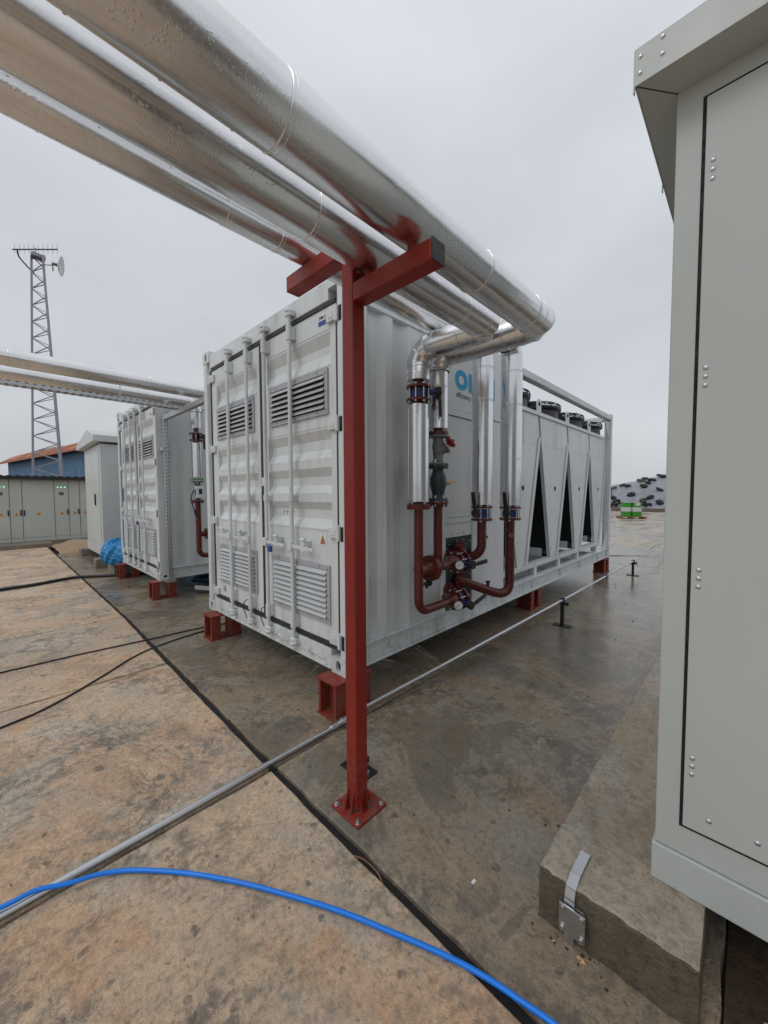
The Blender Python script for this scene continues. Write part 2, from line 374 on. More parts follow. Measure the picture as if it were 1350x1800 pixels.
for a, b in ((-.1, 3.8), (3.8, 7.6), (7.6, 11.4)):
    slab([(xl(a), a), (8.0, a), (8.0, b - .012), (xl(b), b - .012)], 'slabR', yardR, .005)
far = [(8.012, 10.9), (10.91, 13.9), (13.91, 17.2), (17.21, 21), (21.01, 26), (26.01, 31.5), (31.51, 37.2)]
for x0, x1 in far:
    for y0, y1 in ((-22, -2.04), (-2.03, 4.5), (4.51, 14)):
        slab(rect(x0, x1, y0, y1), 'slabR' if x1 < 11 else 'slabF', yardR, .0, far=True)
slab(rect(37.21, 140, -80, 80), 'slabF', yardR, 0, z1=-.02, far=True)
# bare soil under the foreground cabinet
m = MB(); nx_, ny_ = 60, 50
vs = [(-.34 + 3.2 * i / nx_, -2.04 - 3.0 * j / ny_, -.055 + .02 * math.sin(i * .7 + j * .5) * math.cos(j * .9) + random.uniform(-.01, .014)) for j in range(ny_ + 1) for i in range(nx_ + 1)]
m.add(vs, [(j * (nx_ + 1) + i, j * (nx_ + 1) + i + 1, (j + 1) * (nx_ + 1) + i + 1, (j + 1) * (nx_ + 1) + i) for j in range(ny_) for i in range(nx_)], True)
struct(m, 'soil_patch', 'soil')
# litter: pebbles, chips, leaf scraps
m = MB()
def chip(x, y, z, s_, flat=.5):
    a = random.uniform(0, 6.28); k = random.randint(4, 6); h = s_ * flat
    base = [(x + s_ * random.uniform(.5, 1) * math.cos(a + 6.283 * i / k), y + s_ * random.uniform(.5, 1) * math.sin(a + 6.283 * i / k), z) for i in range(k)]
    top = (x + random.uniform(-.2, .2) * s_, y + random.uniform(-.2, .2) * s_, z + h)
    m.add(base + [top], [(i, (i + 1) % k, k) for i in range(k)])
for i in range(330):
    x = random.uniform(-.5, 9); y = random.uniform(-1.45, -.1) if random.random() < .75 else random.uniform(-1.5, 2)
    chip(x, y, .001, random.choice((.002, .003, .003, .004, .006, .010)) * (1 + x * .15))
for i in range(90): chip(random.uniform(-1.9, -.7), random.uniform(-1.6, 6), .001, random.choice((.003, .004, .006)))
for i in range(16): chip(random.gauss(-.37, .02), random.gauss(-1.66, .09), .001, random.uniform(.003, .010))
tag(m.build('grit', 'soil'), None, None, None, 'stuff')
m = MB()
for i in range(12):
    if random.random() < .3: chip(random.uniform(-.40, -.365), random.gauss(-1.68, .06), .002, random.uniform(.006, .014), .6)
    else: chip(random.uniform(-.2, .5), random.uniform(-2.4, -2.06), -.04, random.uniform(.006, .016), .6)
for i in range(8): chip(random.uniform(-.4, 2.0), random.uniform(-1.4, -.6), .001, random.uniform(.003, .006), .6)
tag(m.build('leaf_scraps', 'cream'), None, None, None, 'stuff')

m = MB(); m.box(-.417, -.395, -1.290, -1.278, .001, .004); solo(m, 'paper_scrap', 'sticker', 'tiny white scrap on the concrete between the red post and the plinth', 'scrap', (-.405, -1.28, 0))
# ------------------------------------------------------------------ containers
def oval_plate(m, c, ux, uy, w, h, rx, ry, depth, seg=16):
    """rectangular face w x h with a real oval hole going in; ux,uy in-plane, normal = ux x uy (outwards)"""
    c, ux, uy = Vector(c), Vector(ux), Vector(uy); n = ux.cross(uy).normalized()
    O, I, D = [], [], []
    for i in range(seg):
        a = 2 * math.pi * (i + .5) / seg; ca, sa = math.cos(a), math.sin(a)
        k = min(w / 2 / max(1e-6, abs(ca)), h / 2 / max(1e-6, abs(sa)))
        O.append(c + ux * ca * k + uy * sa * k); I.append(c + ux * ca * rx + uy * sa * ry); D.append(c + ux * ca * rx + uy * sa * ry - n * depth)
    m.add(O + I, [(i, (i + 1) % seg, seg + (i + 1) % seg, seg + i) for i in range(seg)])
    m.add(I + D, [(i, (i + 1) % seg, seg + (i + 1) % seg, seg + i) for i in range(seg)])
    # corners
    for sx in (-1, 1):
        for sy in (-1, 1):
            cr_ = c + ux * sx * w / 2 + uy * sy * h / 2
            near = sorted(range(seg), key=lambda i: (O[i] - cr_).length)[:2]; m.add([cr_, O[near[0]], O[near[1]]], [(0, 1, 2)])

def corner_casting(par, x0, y0, z0, sx, sy, holes):
    X, Y, Z = .178, .162, .118; x1, y1, z1 = x0 + X, y0 + Y, z0 + Z
    m = MB()
    cx, cy, cz = (x0 + x1) / 2, (y0 + y1) / 2, (z0 + z1) / 2
    if 'x' in holes: oval_plate(m, (x0, cy, cz), (0, -1, 0), (0, 0, 1), Y, Z, .028, .044, .04)
    else: m.quad((x0, y0, z0), (x0, y1, z0), (x0, y1, z1), (x0, y0, z1))
    if 'y' in holes: oval_plate(m, (cx, y0, cz), (1, 0, 0), (0, 0, 1), X, Z, .042, .030, .03)
    else: m.quad((x0, y0, z0), (x1, y0, z0), (x1, y0, z1), (x0, y0, z1))
    m.quad((x1, y0, z0), (x1, y1, z0), (x1, y1, z1), (x1, y0, z1)); m.quad((x0, y1, z0), (x1, y1, z0), (x1, y1, z1), (x0, y1, z1))
    m.quad((x0, y0, z0), (x1, y0, z0), (x1, y1, z0), (x0, y1, z0)); m.quad((x0, y0, z1), (x1, y0, z1), (x1, y1, z1), (x0, y1, z1))
    c = m.build('corner_casting', 'white', par, fix=False)
    h = MB()
    if 'x' in holes: h.cyl((x0 + .028, cy, cz), (x0 + .032, cy, cz), .045, seg=12)
    if 'y' in holes: h.cyl((cx, y0 + .028, cz), (cx, y0 + .032, cz), .045, seg=12)
    if h.v: h.build('casting_hole', 'dark', c)
    return c

W, H, LEN = 2.438, 2.896, 7.1
ZB = .27
def container(loc, label, full):
    ox, oy, oz = loc[0], loc[1], ZB
    c = thing('equipment_container', label, 'container', (ox, oy, oz), 'white equipment containers on red steel stands')
    P = lambda x, y, z: (ox + x, oy + y, oz + z)
    def bx(m, x0, x1, y0, y1, z0, z1): m.box(ox + x0, ox + x1, oy + y0, oy + y1, oz + z0, oz + z1); return m
    # door leaves with pressed horizontal corrugations
    prof = [(.215, 0), (1.06, 0), (1.13, .036), (1.20, .036), (1.26, 0), (1.33, 0), (1.39, .036), (1.455, .036), (1.52, 0), (1.59, 0), (1.655, .036), (1.73, .036), (1.80, 0), (2.26, 0), (2.35, .036), (2.41, .036), (2.49, 0), (2.665, 0)]
    D0 = .014
    for (a, b, r0, r1) in ((.085, 1.122, .15, 1.05), (1.180, 2.25, 1.235, 2.12)):
        m = MB()
        poly = [(z, D0 + d) for z, d in prof] + [(2.665, .07), (.215, .07)]
        m.prism(poly, lambda z, x, y: (ox + x, oy + y, oz + z), r0, r1)
        bx(m, D0 + .0005, .07, a, r0, .215, 2.665); bx(m, D0 + .0005, .07, r1, b, .215, 2.665)
        d = m.build('door', 'white', c)
        # weld rims round the corrugated field
        e_ = MB()
        for z in (1.045, 1.815, 2.245, 2.505): e_ = MB(); bx(e_, D0 - .0025, D0 + .002, r0 + .005, r1 - .005, z, z + .004); e_.build('weld_seam', 'cabinet', d)
    # header, sill, posts
    m = MB(); bx(m, .006, .10, .162, W - .162, 2.705, H - .045); m.build('header', 'white', c, .006)
    m = MB(); bx(m, .0, .10, .162, W - .162, .012, .165); bx(m, -.004, .0, .162, W - .162, .012, .03); m.build('sill', 'white', c, .006)
    for a, b, mt in ((0, .058, 1), (W - .085, W, -1)):
        m = MB(); bx(m, .0, .165, a, b, .118, H - .118); m.build('corner_post', 'white', c, .008)
    m = MB(); bx(m, .03, .165, .058, .084, .118, H - .118); m.build('post_channel', 'white', c)
    m = MB(); bx(m, .03, .165, W - .185, W - .086, .118, H - .118); m.build('post_channel', 'white', c)
    # gaskets
    for (y0, y1, z0, z1) in ((.09, 2.25, 2.667, 2.703), (.09, 2.25, .172, .213), (1.124, 1.178, .215, 2.665)):
        m = MB(); bx(m, .006, .06, y0, y1, z0, z1); m.build('gasket', 'gasket', c, .004)
    m = MB(); bx(m, .008, .06, 2.2505, 2.282, .2, 2.68); m.build('gasket', 'gasket', c)
    m = MB(); bx(m, .010, .06, .064, .0845, .2, 2.68); m.build('gasket', 'gasket', c)
    m = MB(); bx(m, .004, .03, 1.09, 1.17, 1.395, 1.475); m.build('door_keeper', 'white', c, .006)
    # hinges
    for z in (.25, 1.04, 1.82, 2.58):
        for y, sgn in ((.07, 1), (2.262, -1)):
            m = MB(); m.cyl(P(-.004, y - .012 * sgn, z - .055), P(-.004, y - .012 * sgn, z + .055), .016, seg=10)
            bx(m, -.010, .013, min(y, y + .1 * sgn), max(y, y + .1 * sgn), z - .038, z + .038)
            bx(m, -.014, -.008, min(y + .02 * sgn, y + .07 * sgn), max(y + .02 * sgn, y + .07 * sgn), z - .02, z + .02)
            m.build('hinge', 'white', c, .004)
            if sgn == 1: k = MB(); bx(k, -.0008, .003, y - .062, y - .030, z - .06, z + .045); k.build('hinge_slot', 'dark', c)
    # castings
    for z0 in (0, H - .118):
        corner_casting(c, ox - .003, oy - .003, oz + z0, 0, 0, 'xy'); corner_casting(c, ox - .003, oy + W - .159, oz + z0, 0, 0, 'x')
    for z0 in (0, H - .118):
        m = MB(); bx(m, LEN - .175, LEN + .003, -.003, .159, z0, z0 + .118); m.build('corner_casting', 'white', c, .01)
        m = MB(); bx(m, LEN - .175, LEN + .003, W - .159, W + .003, z0, z0 + .118); m.build('corner_casting', 'white', c, .01)
    # locking bars
    for i, y in enumerate((.615, 1.02, 1.35, 1.75)):
        m = MB(); m.cyl(P(-.034, y, .13), P(-.034, y, 2.74), .0165, seg=14); bar = m.build('locking_bar', 'white', c)
        for z, h in ((.285, .10), (1.29, .045), (2.595, .10)):
            m = MB(); bx(m, -.020, .0135, y - .024, y + .052, z - h / 2, z + h / 2); m.cyl(P(-.034, y, z - h / 2 - .004), P(-.034, y, z + h / 2 + .004), .0235, seg=14)
            for q in ([-.3, .3] if h > .05 else [0]): m.cyl(P(-.026, y + .04, z + q * h), P(-.018, y + .04, z + q * h), .007, seg=6)
            m.build('bar_bracket', 'white', bar, .002)
        for z, dz in ((.115, -1), (2.745, 1)):
            m = MB(); m.lathe(P(-.034, y, z), (0, 0, dz), [(-.03, .0165), (-.025, .026), (-.005, .028), (.0, .02), (.014, .031), (.03, .028), (.042, .012), (.042, .0)], 12)
            m.bar(P(-.034, y - .03, z + dz * .018), P(.0, y + .012, z + dz * .018), .016, .02); bx(m, -.05, .0, y + .012, y + .034, z - .028, z + .028)
            bx(m, -.045, .0, y - .040, y - .022, z - .02, z + .02)
            m.build('locking_cam', 'white', bar, .003)
        if i < 2: ya, yb = y, y - .30
        else: ya, yb = y, y + (.33 if i == 3 else .0) - (0 if i == 3 else -.33)
        yb = ya - .30 if i < 2 else (ya + .30)
        m = MB(); m.bar(P(-.052, ya, .905), P(-.045, yb, .895), .010, .026); bx(m, -.064, -.028, ya - .025, ya + .025, .87, .94)
        ym = (ya * .42 + yb * .58)
        bx(m, -.055, .0135, ym - .022, ym + .022, .915, .955); m.cyl(P(-.05, ym - .028, .965), P(-.05, ym + .028, .965), .013, seg=8)
        m.ring(P(-.058, ym, .87), (1, 0, 0), .016, .004, 12, 6); m.build('bar_handle', 'white', bar, .003)
    m = MB(); bx(m, -.075, -.05, .90, .945, .825, .875); m.ring(P(-.063, .923, .878), (1, 0, 0), .016, .004, 12, 6); m.build('padlock', 'blueprint', c, .004)
    # cable loops at lower bar brackets
    for y in (1.02, 1.35):
        m = MB(); m.tube([P(-.04, y + .005, .33), P(-.07, y + .055, .30), P(-.075, y + .065, .22), P(-.05, y + .05, .13)], .004, 6); m.build('wire_tie', 'blackm', c)
    # sill hooks
    for y in (.42, .93, 2.08):
        m = MB(); m.tube([P(.0, y, .05), P(-.02, y + .01, .10), P(-.02, y - .01, .10), P(0, y - .02, .05)], .005, 6)
        m.tube([P(-.006, y - .02, .085), P(-.01, y - .18, .075)], .005, 6); m.build('seal_hook', 'white', c)
    # louvre vents
    def louvre(y0, y1, z0, z1, n):
        f = MB(); w = .038
        bx(f, D0 - .014, D0 - .0005, y0, y1, z1 - w, z1); bx(f, D0 - .014, D0 - .0005, y0, y1, z0, z0 + w)
        bx(f, D0 - .014, D0 - .0005, y0, y0 + w, z0 + w, z1 - w); bx(f, D0 - .014, D0 - .0005, y1 - w, y1, z0 + w, z1 - w)
        lv = f.build('louvre_vent', 'vent', c, .002)
        b_ = MB(); bx(b_, D0 - .002, D0 - .0008, y0 + w, y1 - w, z0 + w, z1 - w); b_.build('vent_backing', 'dark', lv)
        pitch = (z1 - z0 - 2 * w) / n; s_ = MB(); zt = z0 + w
        pts = [(D0 - .003, zt + pitch * .97), (D0 - .030, zt + pitch * .22), (D0 - .029, zt + pitch * .10), (D0 - .002, zt + pitch * .80)]
        s_.prism([(x, z) for x, z in pts], lambda x, z, y: (ox + x, oy + y, oz + z), y0 + w - .003, y1 - w + .003)
        s0 = s_.build('louvre_slat', 'vent2', lv)
        for k in range(1, n): shift(s0, (0, 0, pitch * k))
        r_ = MB()
        for yy in [y0 + .12, (y0 + y1) / 2 , y1 - .12]:
            for zz in (z0 + w / 2, z1 - w / 2): r_.cyl(P(D0 - .017, yy, zz), P(D0 - .013, yy, zz), .005, seg=6)
        for yy in (y0 + w / 2, y1 - w / 2):
            for zz in (z0 + .03, (z0 + z1) / 2, z1 - .03): r_.cyl(P(D0 - .017, yy, zz), P(D0 - .013, yy, zz), .005, seg=6)
        tag(r_.build('vent_screw', 'blackm', lv), None, None, None, 'stuff')
    louvre(.175, .995, 1.905, 2.235, 6); louvre(1.285, 2.11, 1.905, 2.235, 6)
    louvre(.175, .995, .345, .79, 9); louvre(1.285, 2.11, .37, .79, 9)
    # roof + rails + floor
    m = MB()
    nr = 24; pr = []
    for i in range(nr):
        x = .2 + (2.35 if full else LEN - .3) * i / nr; d_ = (2.35 if full else LEN - .3) / nr
        pr += [(x, 2.865), (x + d_ * .3, 2.88), (x + d_ * .5, 2.88), (x + d_ * .8, 2.865)]
    xe = pr[-1][0]; m.prism(pr + [(xe, 2.85), (.2, 2.85)], lambda x, z, y: (ox + x, oy + y, oz + z), .05, W - .05)
    m.build('roof', 'white', c)
    m = MB(); bx(m, .176, 1.22 if full else LEN - .18, .0, .06, 2.70, 2.868); m.build('top_rail', 'white', c, .006)
    m = MB(); bx(m, .176, LEN - .18, W - .06, W, 2.73, 2.868); m.build('top_rail', 'white', c, .006)
    m = MB()
    for yy in (0, W - .11):
        bx(m, .176, LEN - .18, yy, yy + .11, .176, .19); bx(m, .176, LEN - .18, yy + (.03 if yy == 0 else .06), yy + (.05 if yy == 0 else .08), .03, .176); bx(m, .176, LEN - .18, yy, yy + .11, .014, .03)
    bx(m, .10, LEN - .05, .112, W - .112, .10, .14)
    m.build('base_rail', 'white', c, .003)
    # corrugated side wall
    def corr(y, x0, x1, sgn, z0, z1):
        q = MB(); p = []; x = x0
        while x < x1 - .28:
            p += [(x, 0), (x + .075, 0), (x + .13, .044), (x + .21, .044), (x + .275, 0)]; x += .278
        p += [(x1, 0)]
        poly = p + [(x1, .058), (x0, .058)]
        q.prism(poly, lambda a, d_, z: (ox + a, oy + y + sgn * d_, oz + z), z0, z1); q.build('corrugated_wall', 'white', c)
    corr(.012, .17, 1.0 if full else LEN - .17, 1, .19, 2.70)
    corr(W - .012, .17, 2.4 if full else LEN - .17, -1, .19, 2.73)
    # stickers on the doors
    m = MB(); bx(m, D0 - .0025, D0 - .0005, .165, .285, 2.555, 2.635); s_ = m.build('name_sticker', 'sticker', c)
    m = MB(); bx(m, D0 - .0035, D0 - .0026, .165, .285, 2.555, 2.588); m.build('sticker_band', 'blueprint', s_)
    nm = 'SPM 01' if full else 'SPM 02'
    if full: text(nm, .034, lambda a, b_, z_: P(D0 - .0032 - z_, .280 - a, 2.598 + b_), 'ink', s_, xs=.95, bold=.0006)
    m = MB(); bx(m, D0 - .0025, D0 - .0005, .222, .308, .935, 1.02); s_ = m.build('warning_sign', 'sticker', c)
    if full:
        m = MB(); m.quad(P(D0 - .0035, .298, .945), P(D0 - .0035, .232, .945), P(D0 - .0035, .265, 1.012)); m.build('sign_triangle', 'blackm', s_, fix=False)
        m = MB(); m.quad(P(D0 - .0045, .291, .95), P(D0 - .0045, .239, .95), P(D0 - .0045, .265, 1.003)); m.build('sign_triangle', 'yellow', s_, fix=False)
        m = MB(); m.cyl(P(D0 - .006, .265, .966), P(D0 - .005, .265, .966), .0095, seg=10)
        for k in range(6):
            a = k * 1.047; m.bar(P(D0 - .0055, .265, .966), P(D0 - .0055, .265 + .015 * math.sin(a), .968 + .015 * math.cos(a)), .003, .001)
        m.build('sign_symbol', 'redprint', s_)
        for y0, y1 in ((.845, .885), (.79, .83), (.70, .76)):
            m = MB(); bx(m, D0 + .0345, D0 + .0355, y0, y1, 1.145, 1.185); k = m.build('sticker', 'sticker', c)
            m = MB(); bx(m, D0 + .0335, D0 + .0344, y0 + .006, y1 - .01, 1.17, 1.18); bx(m, D0 + .0335, D0 + .0344, y0 + .016, y1 - .006, 1.152, 1.162); m.build('sticker_print', 'ink', k)
        m = MB(); bx(m, D0 - .002, D0 - .0005, 2.0, 2.07, .27, .33); m.build('rating_plate', 'galv', c)
    else:
        m = MB(); bx(m, D0 - .002, D0 - .0005, 2.14, 2.22, 1.2, 1.45); m.build('blue_notice', 'blueprint', c)
    if not full:
        m = MB(); bx(m, LEN - .05, LEN - .01, .08, W - .08, .1, 2.8); m.build('end_wall', 'white', c)
        return c
    # ---- smooth side panels with frames (hydraulic section)
    m = MB(); bx(m, 1.0, 2.44, .02, .05, .19, 2.866); sp = m.build('side_panel', 'white2', c)
    m = MB(); bx(m, 1.18, 2.44, -.004, .02, 2.12, 2.868)
    m.build('logo_panel', 'white2', c, .003)
    m = MB()
    bx(m, 1.18, 1.225, -.012, .02, .19, 2.115); bx(m, 1.70, 1.75, -.012, .02, .19, 2.115)
    bx(m, 1.225, 1.70, -.012, .02, 2.06, 2.115); bx(m, 1.225, 1.70, -.012, .02, 1.035, 1.085); m.build('door_frame', 'white2', c, .003)
    m = MB(); bx(m, 1.235, 1.69, .0, .02, 1.093, 2.05); m.build('access_door', 'white2', c, .003)
    m = MB(); bx(m, 1.758, 2.40, -.006, .02, .20, 2.105); m.build('access_door', 'white2', c, .003)
    m = MB(); bx(m, 1.226, 1.699, -.002, .02, .90, 1.034); st = m.build('cover_strip', 'white2', c, .002)
    m = MB()
    for k in range(3): m.cyl(P(1.34 + .1 * k, -.005, .93), P(1.34 + .1 * k, -.002, .93), .006, seg=8)
    tag(m.build('screw', 'blackm', st), None, None, None, 'stuff')
    m = MB(); bx(m, 1.226, 1.699, .006, .02, .20, .90); pl_ = m.build('connection_plate', 'darkplate', c)
    m = MB()
    for x_, z_ in ((1.30, .83), (1.42, .86), (1.55, .86), (1.66, .84), (1.245, .80), (1.67, .70), (1.67, .5), (1.25, .45), (1.6, .3), (1.3, .27), (1.245, .62), (1.67, .62)):
        m.cyl(P(x_, -.004, z_), P(x_, .008, z_), .009, seg=6)
    tag(m.build('plate_bolt', 'bolt', pl_), None, None, None, 'stuff')
    # logo lettering on the side panel (the middle of the word is hidden by a riser)
    text("or", .36, lambda a, b_, z_: P(1.375 + a, -.0055 - z_, 2.335 + b_), 'cyan', c, 'logo_lettering', xs=1.15, bold=.012)
    text("l", .30, lambda a, b_, z_: P(2.085 + a, -.0055 - z_, 2.335 + b_), 'cyan', c, 'logo_lettering', xs=1.2, bold=.010)
    text("efficiency Po", .075, lambda a, b_, z_: P(1.395 + a, -.0055 - z_, 2.245 + b_), 'ink', c, 'slogan_lettering', xs=.98, bold=0)
    # ---- open frame
    m = MB(); bx(m, 1.22, LEN - .178, .0, .10, 2.772, 2.868); m.build('top_rail', 'white', c, .012)
    m = MB(); bx(m, LEN - .12, LEN, .0, .12, .118, H - .118); m.build('corner_post', 'white', c, .008)
    m = MB(); bx(m, LEN - .12, LEN, W - .12, W, .118, H - .118); m.build('corner_post', 'white', c, .008)
    m = MB(); bx(m, LEN - .10, LEN, .162, W - .162, 2.76, 2.866); m.build('end_beam', 'white', c, .006)
    for z0, z1 in ((.19, .52), (2.735, 2.42)):
        m = MB(); m.prism([(LEN - .12, z0), (LEN - .12, z1), (LEN - .15, z1), (LEN - .42, z0)], lambda a, b_, y: (ox + a, oy + y, oz + b_), .03, .045); m.build('gusset', 'white', c)
    m = MB(); bx(m, 2.44, LEN - .5, .06, .16, .30, .36); m.build('cooler_rail', 'white', c, .004)
    m = MB(); bx(m, 2.44, LEN - .5, W - .16, W - .06, .30, .36); m.build('cooler_rail', 'white', c, .004)
    for x_ in (2.62, 3.45, 4.35, 5.25, 6.35):
        m = MB(); bx(m, x_, x_ + .10, .065, .155, .19, .299); m.build('rail_foot', 'white', c, .004)
    # cross members and lashing hooks along the base rail
    for x_ in (.48, 3.25, 4.3, 5.2, 6.3):
        m = MB(); m.tube([P(x_, .026, .15), P(x_ + .03, .015, .13), P(x_ + .0, .012, .11), P(x_ + .035, .014, .075), P(x_ + .05, .026, .06)], .006, 6); m.build('lashing_hook', 'white', c)
    for x_ in (3.0, 4.1, 5.2, 6.2):
        m = MB(); bx(m, x_, x_ + .06, .08, W - .08, .10, .185); m.build('cross_member', 'white', c)
    # ---- V-shaped cooler modules
    y0, y1 = .085, W - .10
    for k in range(4):
        cx_ = 3.105 + 1.13 * k; tw, bw = .565, .145
        zb, zk, zt = .362, 2.095, 2.42
        x0, x1 = cx_ - tw, cx_ + tw
        m = MB()
        poly = [(cx_ - bw, zb), (cx_ + bw * .7, zb), (x1 - .012, zk), (x1 - .12, zt), (x0 - .085, zt), (x0 + .012, zk)]
        poly = [(cx_ - bw, zb), (cx_ + bw * .8, zb), (x1 - .055, zk), (x1 - .115, zt), (x0 - .045, zt), (x0 + .012, zk)]
        m.prism(poly, lambda a, b_, y: (ox + a, oy + y, oz + b_), y0, y0 + .012)
        pn = m.build('cooler_side_panel', 'white2', c, .003)
        # folded edges and coil faces
        for sgn, lo, hi, tp in ((-1, (cx_ - bw, zb), (x0 + .012, zk), (x0 - .045, zt)), (1, (cx_ + bw * .8, zb), (x1 - .055, zk), (x1 - .115, zt))):
            f = MB()
            f.add([P(lo[0], y0 + .012, lo[1]), P(hi[0], y0 + .012, hi[1]), P(hi[0], y0 + .05, hi[1]), P(lo[0], y0 + .05, lo[1])], [(0, 1, 2, 3)])
            f.add([P(lo[0], y0 - .010, lo[1]), P(hi[0], y0 - .010, hi[1]), P(hi[0] - sgn * .05, y0 - .010, hi[1]), P(lo[0] - sgn * .05, y0 - .010, lo[1])], [(0, 1, 2, 3)]) if sgn == 1 else None
            f.add([P(hi[0], y0 + .012, hi[1]), P(tp[0], y0 + .012, tp[1]), P(tp[0], y0 + .3, tp[1]), P(hi[0], y0 + .3, hi[1])], [(0, 1, 2, 3)])
            f.build('coil_frame', 'white2', c, fix=False)
            f = MB(); e2 = .012 * sgn
            f.add([P(lo[0] - e2, y0 + .05, lo[1] + .10), P(hi[0] - e2, y0 + .05, hi[1]), P(hi[0] - e2, y1 - .1, hi[1]), P(lo[0] - e2, y1 - .1, lo[1] + .10)], [(0, 1, 2, 3)])
            f.build('coil', 'coil', c, fix=False)
            f = MB(); f.add([P(lo[0], y0 + .13, lo[1]), P(lo[0] - e2 * .2, y0 + .13, lo[1] + .12), P(lo[0] - e2 * .2, y1, lo[1] + .12), P(lo[0], y1, lo[1])], [(0, 1, 2, 3)]); f.build('coil_frame', 'white2', c, fix=False)
            if sgn == 1:
                f = MB(); f.bar(P(lo[0] - .005, y0 - .008, lo[1]), P(hi[0] - .005, y0 - .008, hi[1]), .018, .05, (1, 0, 0)); fl = f.build('edge_flange', 'white2', c)
        f = MB(); f.add([P(cx_ - bw, y0, zb), P(cx_ + bw * .8, y0, zb), P(cx_ + bw * .8, y1, zb), P(cx_ - bw, y1, zb)], [(0, 1, 2, 3)]); f.build('cooler_base', 'blackm', c, fix=False)
        f = MB(); bx(f, x0 - .045 + .005, x1 - .055, y0 + .013, y1, zt - .02, zt); f.build('cooler_top', 'white2', c)
        # details: square hole, panel line, rivets
        f = MB(); bx(f, cx_ - .035, cx_ + .03, y0 - .002, y0 - .0005, 1.36, 1.42); f.build('square_port', 'dark', pn)
        f = MB(); bx(f, cx_ - .002, cx_ + .001, y0 - .0015, y0 - .0005, zk - .15, zt - .05); f.build('panel_joint', 'greycast', pn)
        f = MB()
        for t_ in (.08, .2, .35, .5, .65, .8, .92):
            zz = zb + (zk - .1 - zb) * t_; wl = bw + (tw - bw) * (zz - zb) / (zk - zb)
            for sx in (-1, 1): f.cyl(P(cx_ + sx * (wl - .06), y0 - .004, zz), P(cx_ + sx * (wl - .06), y0, zz), .007, seg=6)
        for q in range(-3, 4): f.cyl(P(cx_ + q * .13, y0 - .004, 1.99 - .0 * q), P(cx_ + q * .13, y0, 1.99), .006, seg=6)
        for q in (-.48, -.40, .36, .44): f.cyl(P(cx_ + q, y0 - .004, zt - .03), P(cx_ + q, y0, zt - .03), .006, seg=6)
        tag(f.build('rivet_row', 'greycast', pn), None, None, None, 'stuff')
    m = MB(); bx(m, 2.50, LEN - .36, y0 - .022, y0 - .001, 2.385, 2.435); m.build('top_trim', 'white2', c, .003)
    # fans with shroud, lip, guard and motor
    fan0 = None
    for k in range(4):
        for yy in (.50, 1.75):
            cx_ = 3.105 + 1.13 * k + .02
            if fan0 is None:
                m = MB(); m.lathe(P(cx_, yy, 2.42), (0, 0, 1), [(0, .42), (.13, .41), (.145, .415), (.145, .39), (.0, .39)], 32)
                fan0 = m.build('fan_shroud', 'fan', c)
                m = MB(); m.lathe(P(cx_, yy, 2.42), (0, 0, 1), [(.146, .41), (.152, .45), (.185, .455), (.185, .40), (.146, .39)], 32); m.build('fan_lip', 'blackm', fan0)
                m = MB()
                for r_, z_ in ((.45, .30), (.40, .345), (.32, .365), (.24, .375), (.16, .378), (.44, .325)): m.ring(P(cx_, yy, 2.33 + z_), (0, 0, 1), r_, .006, 28, 5)
                for q in range(12):
                    a = q * math.pi / 6; m.tube([P(cx_ + .45 * math.cos(a), yy + .45 * math.sin(a), 2.60), P(cx_ + .45 * math.cos(a), yy + .45 * math.sin(a), 2.635), P(cx_ + .40 * math.cos(a), yy + .40 * math.sin(a), 2.675), P(cx_ + .12 * math.cos(a), yy + .12 * math.sin(a), 2.712)], .006, 5)
                m.build('fan_guard', 'blackm', fan0)
                m = MB(); m.cyl(P(cx_, yy, 2.52), P(cx_, yy, 2.735), .11, seg=16); m.bar(P(cx_ - .50, yy - .12, 2.68), P(cx_ - .1, yy, 2.71), .10, .06); m.build('fan_motor', 'blackm', fan0)
            else:
                d_ = (1.13 * k, yy - .50, 0); n_ = fan0.copy(); col.objects.link(n_); n_.parent = c; n_.location = d_
                for q in kids(fan0): z_ = q.copy(); col.objects.link(z_); z_.parent = n_
    for x_ in (3.56, 4.69, 5.82):
        m = MB(); pts = [(-.07, 0), (.07, 0)] + [(.07 * math.cos(R_(a)), .11 + .07 * math.sin(R_(a))) for a in range(0, 181, 20)]
        m.prism(pts, lambda a, b_, y: (ox + x_ + a, oy + y, oz + 2.436 + b_), .07, .085); lg = m.build('lifting_lug', 'white2', c)
        m = MB(); m.cyl(P(x_, .066, 2.545), P(x_, .0695, 2.545), .03, seg=12); m.build('lug_hole', 'dark', lg)
    return c
c1 = container((0, 0), 'large white container in the middle, with cyan logo, cooler modules and fans', True)
c2 = container((.03, 4.4), 'smaller looking white container further left, behind a perforated steel strut post', False)

# stands: two short H-columns between plates
def stand(label, loc):
    s = thing('steel_stand', label, 'stand', loc, 'red steel stands under the containers')
    x, y, z = loc
    m = MB(); m.box(x - .175, x + .175, y - .11, y + .11, 0, .012); m.build('base_plate', 'standred', s)
    m = MB(); m.box(x - .175, x + .175, y - .11, y + .11, ZB - .013, ZB - .001); m.build('top_plate', 'standred', s)
    for sx in (-.115, .115):
        m = MB(); z0, z1 = .012, ZB - .013
        m.box(x + sx - .05, x + sx + .05, y - .10, y - .076, z0, z1); m.box(x + sx - .05, x + sx + .05, y + .076, y + .10, z0, z1); w0 = x + sx + (.035 if sx < 0 else -.043); m.box(w0, w0 + .008, y - .076, y + .076, z0, z1)
        m.build('column', 'standred', s)
    return s
st = stand('red steel stand under the near corner of the large container, behind the red post', (.05, .07, 0))
copy_tree(st, (.05, 2.2, 0), 'red steel stand under the left corner of the large container, black cables beside it')
copy_tree(st, (3.45, .13, 0), 'red steel stand under the middle of the large container')
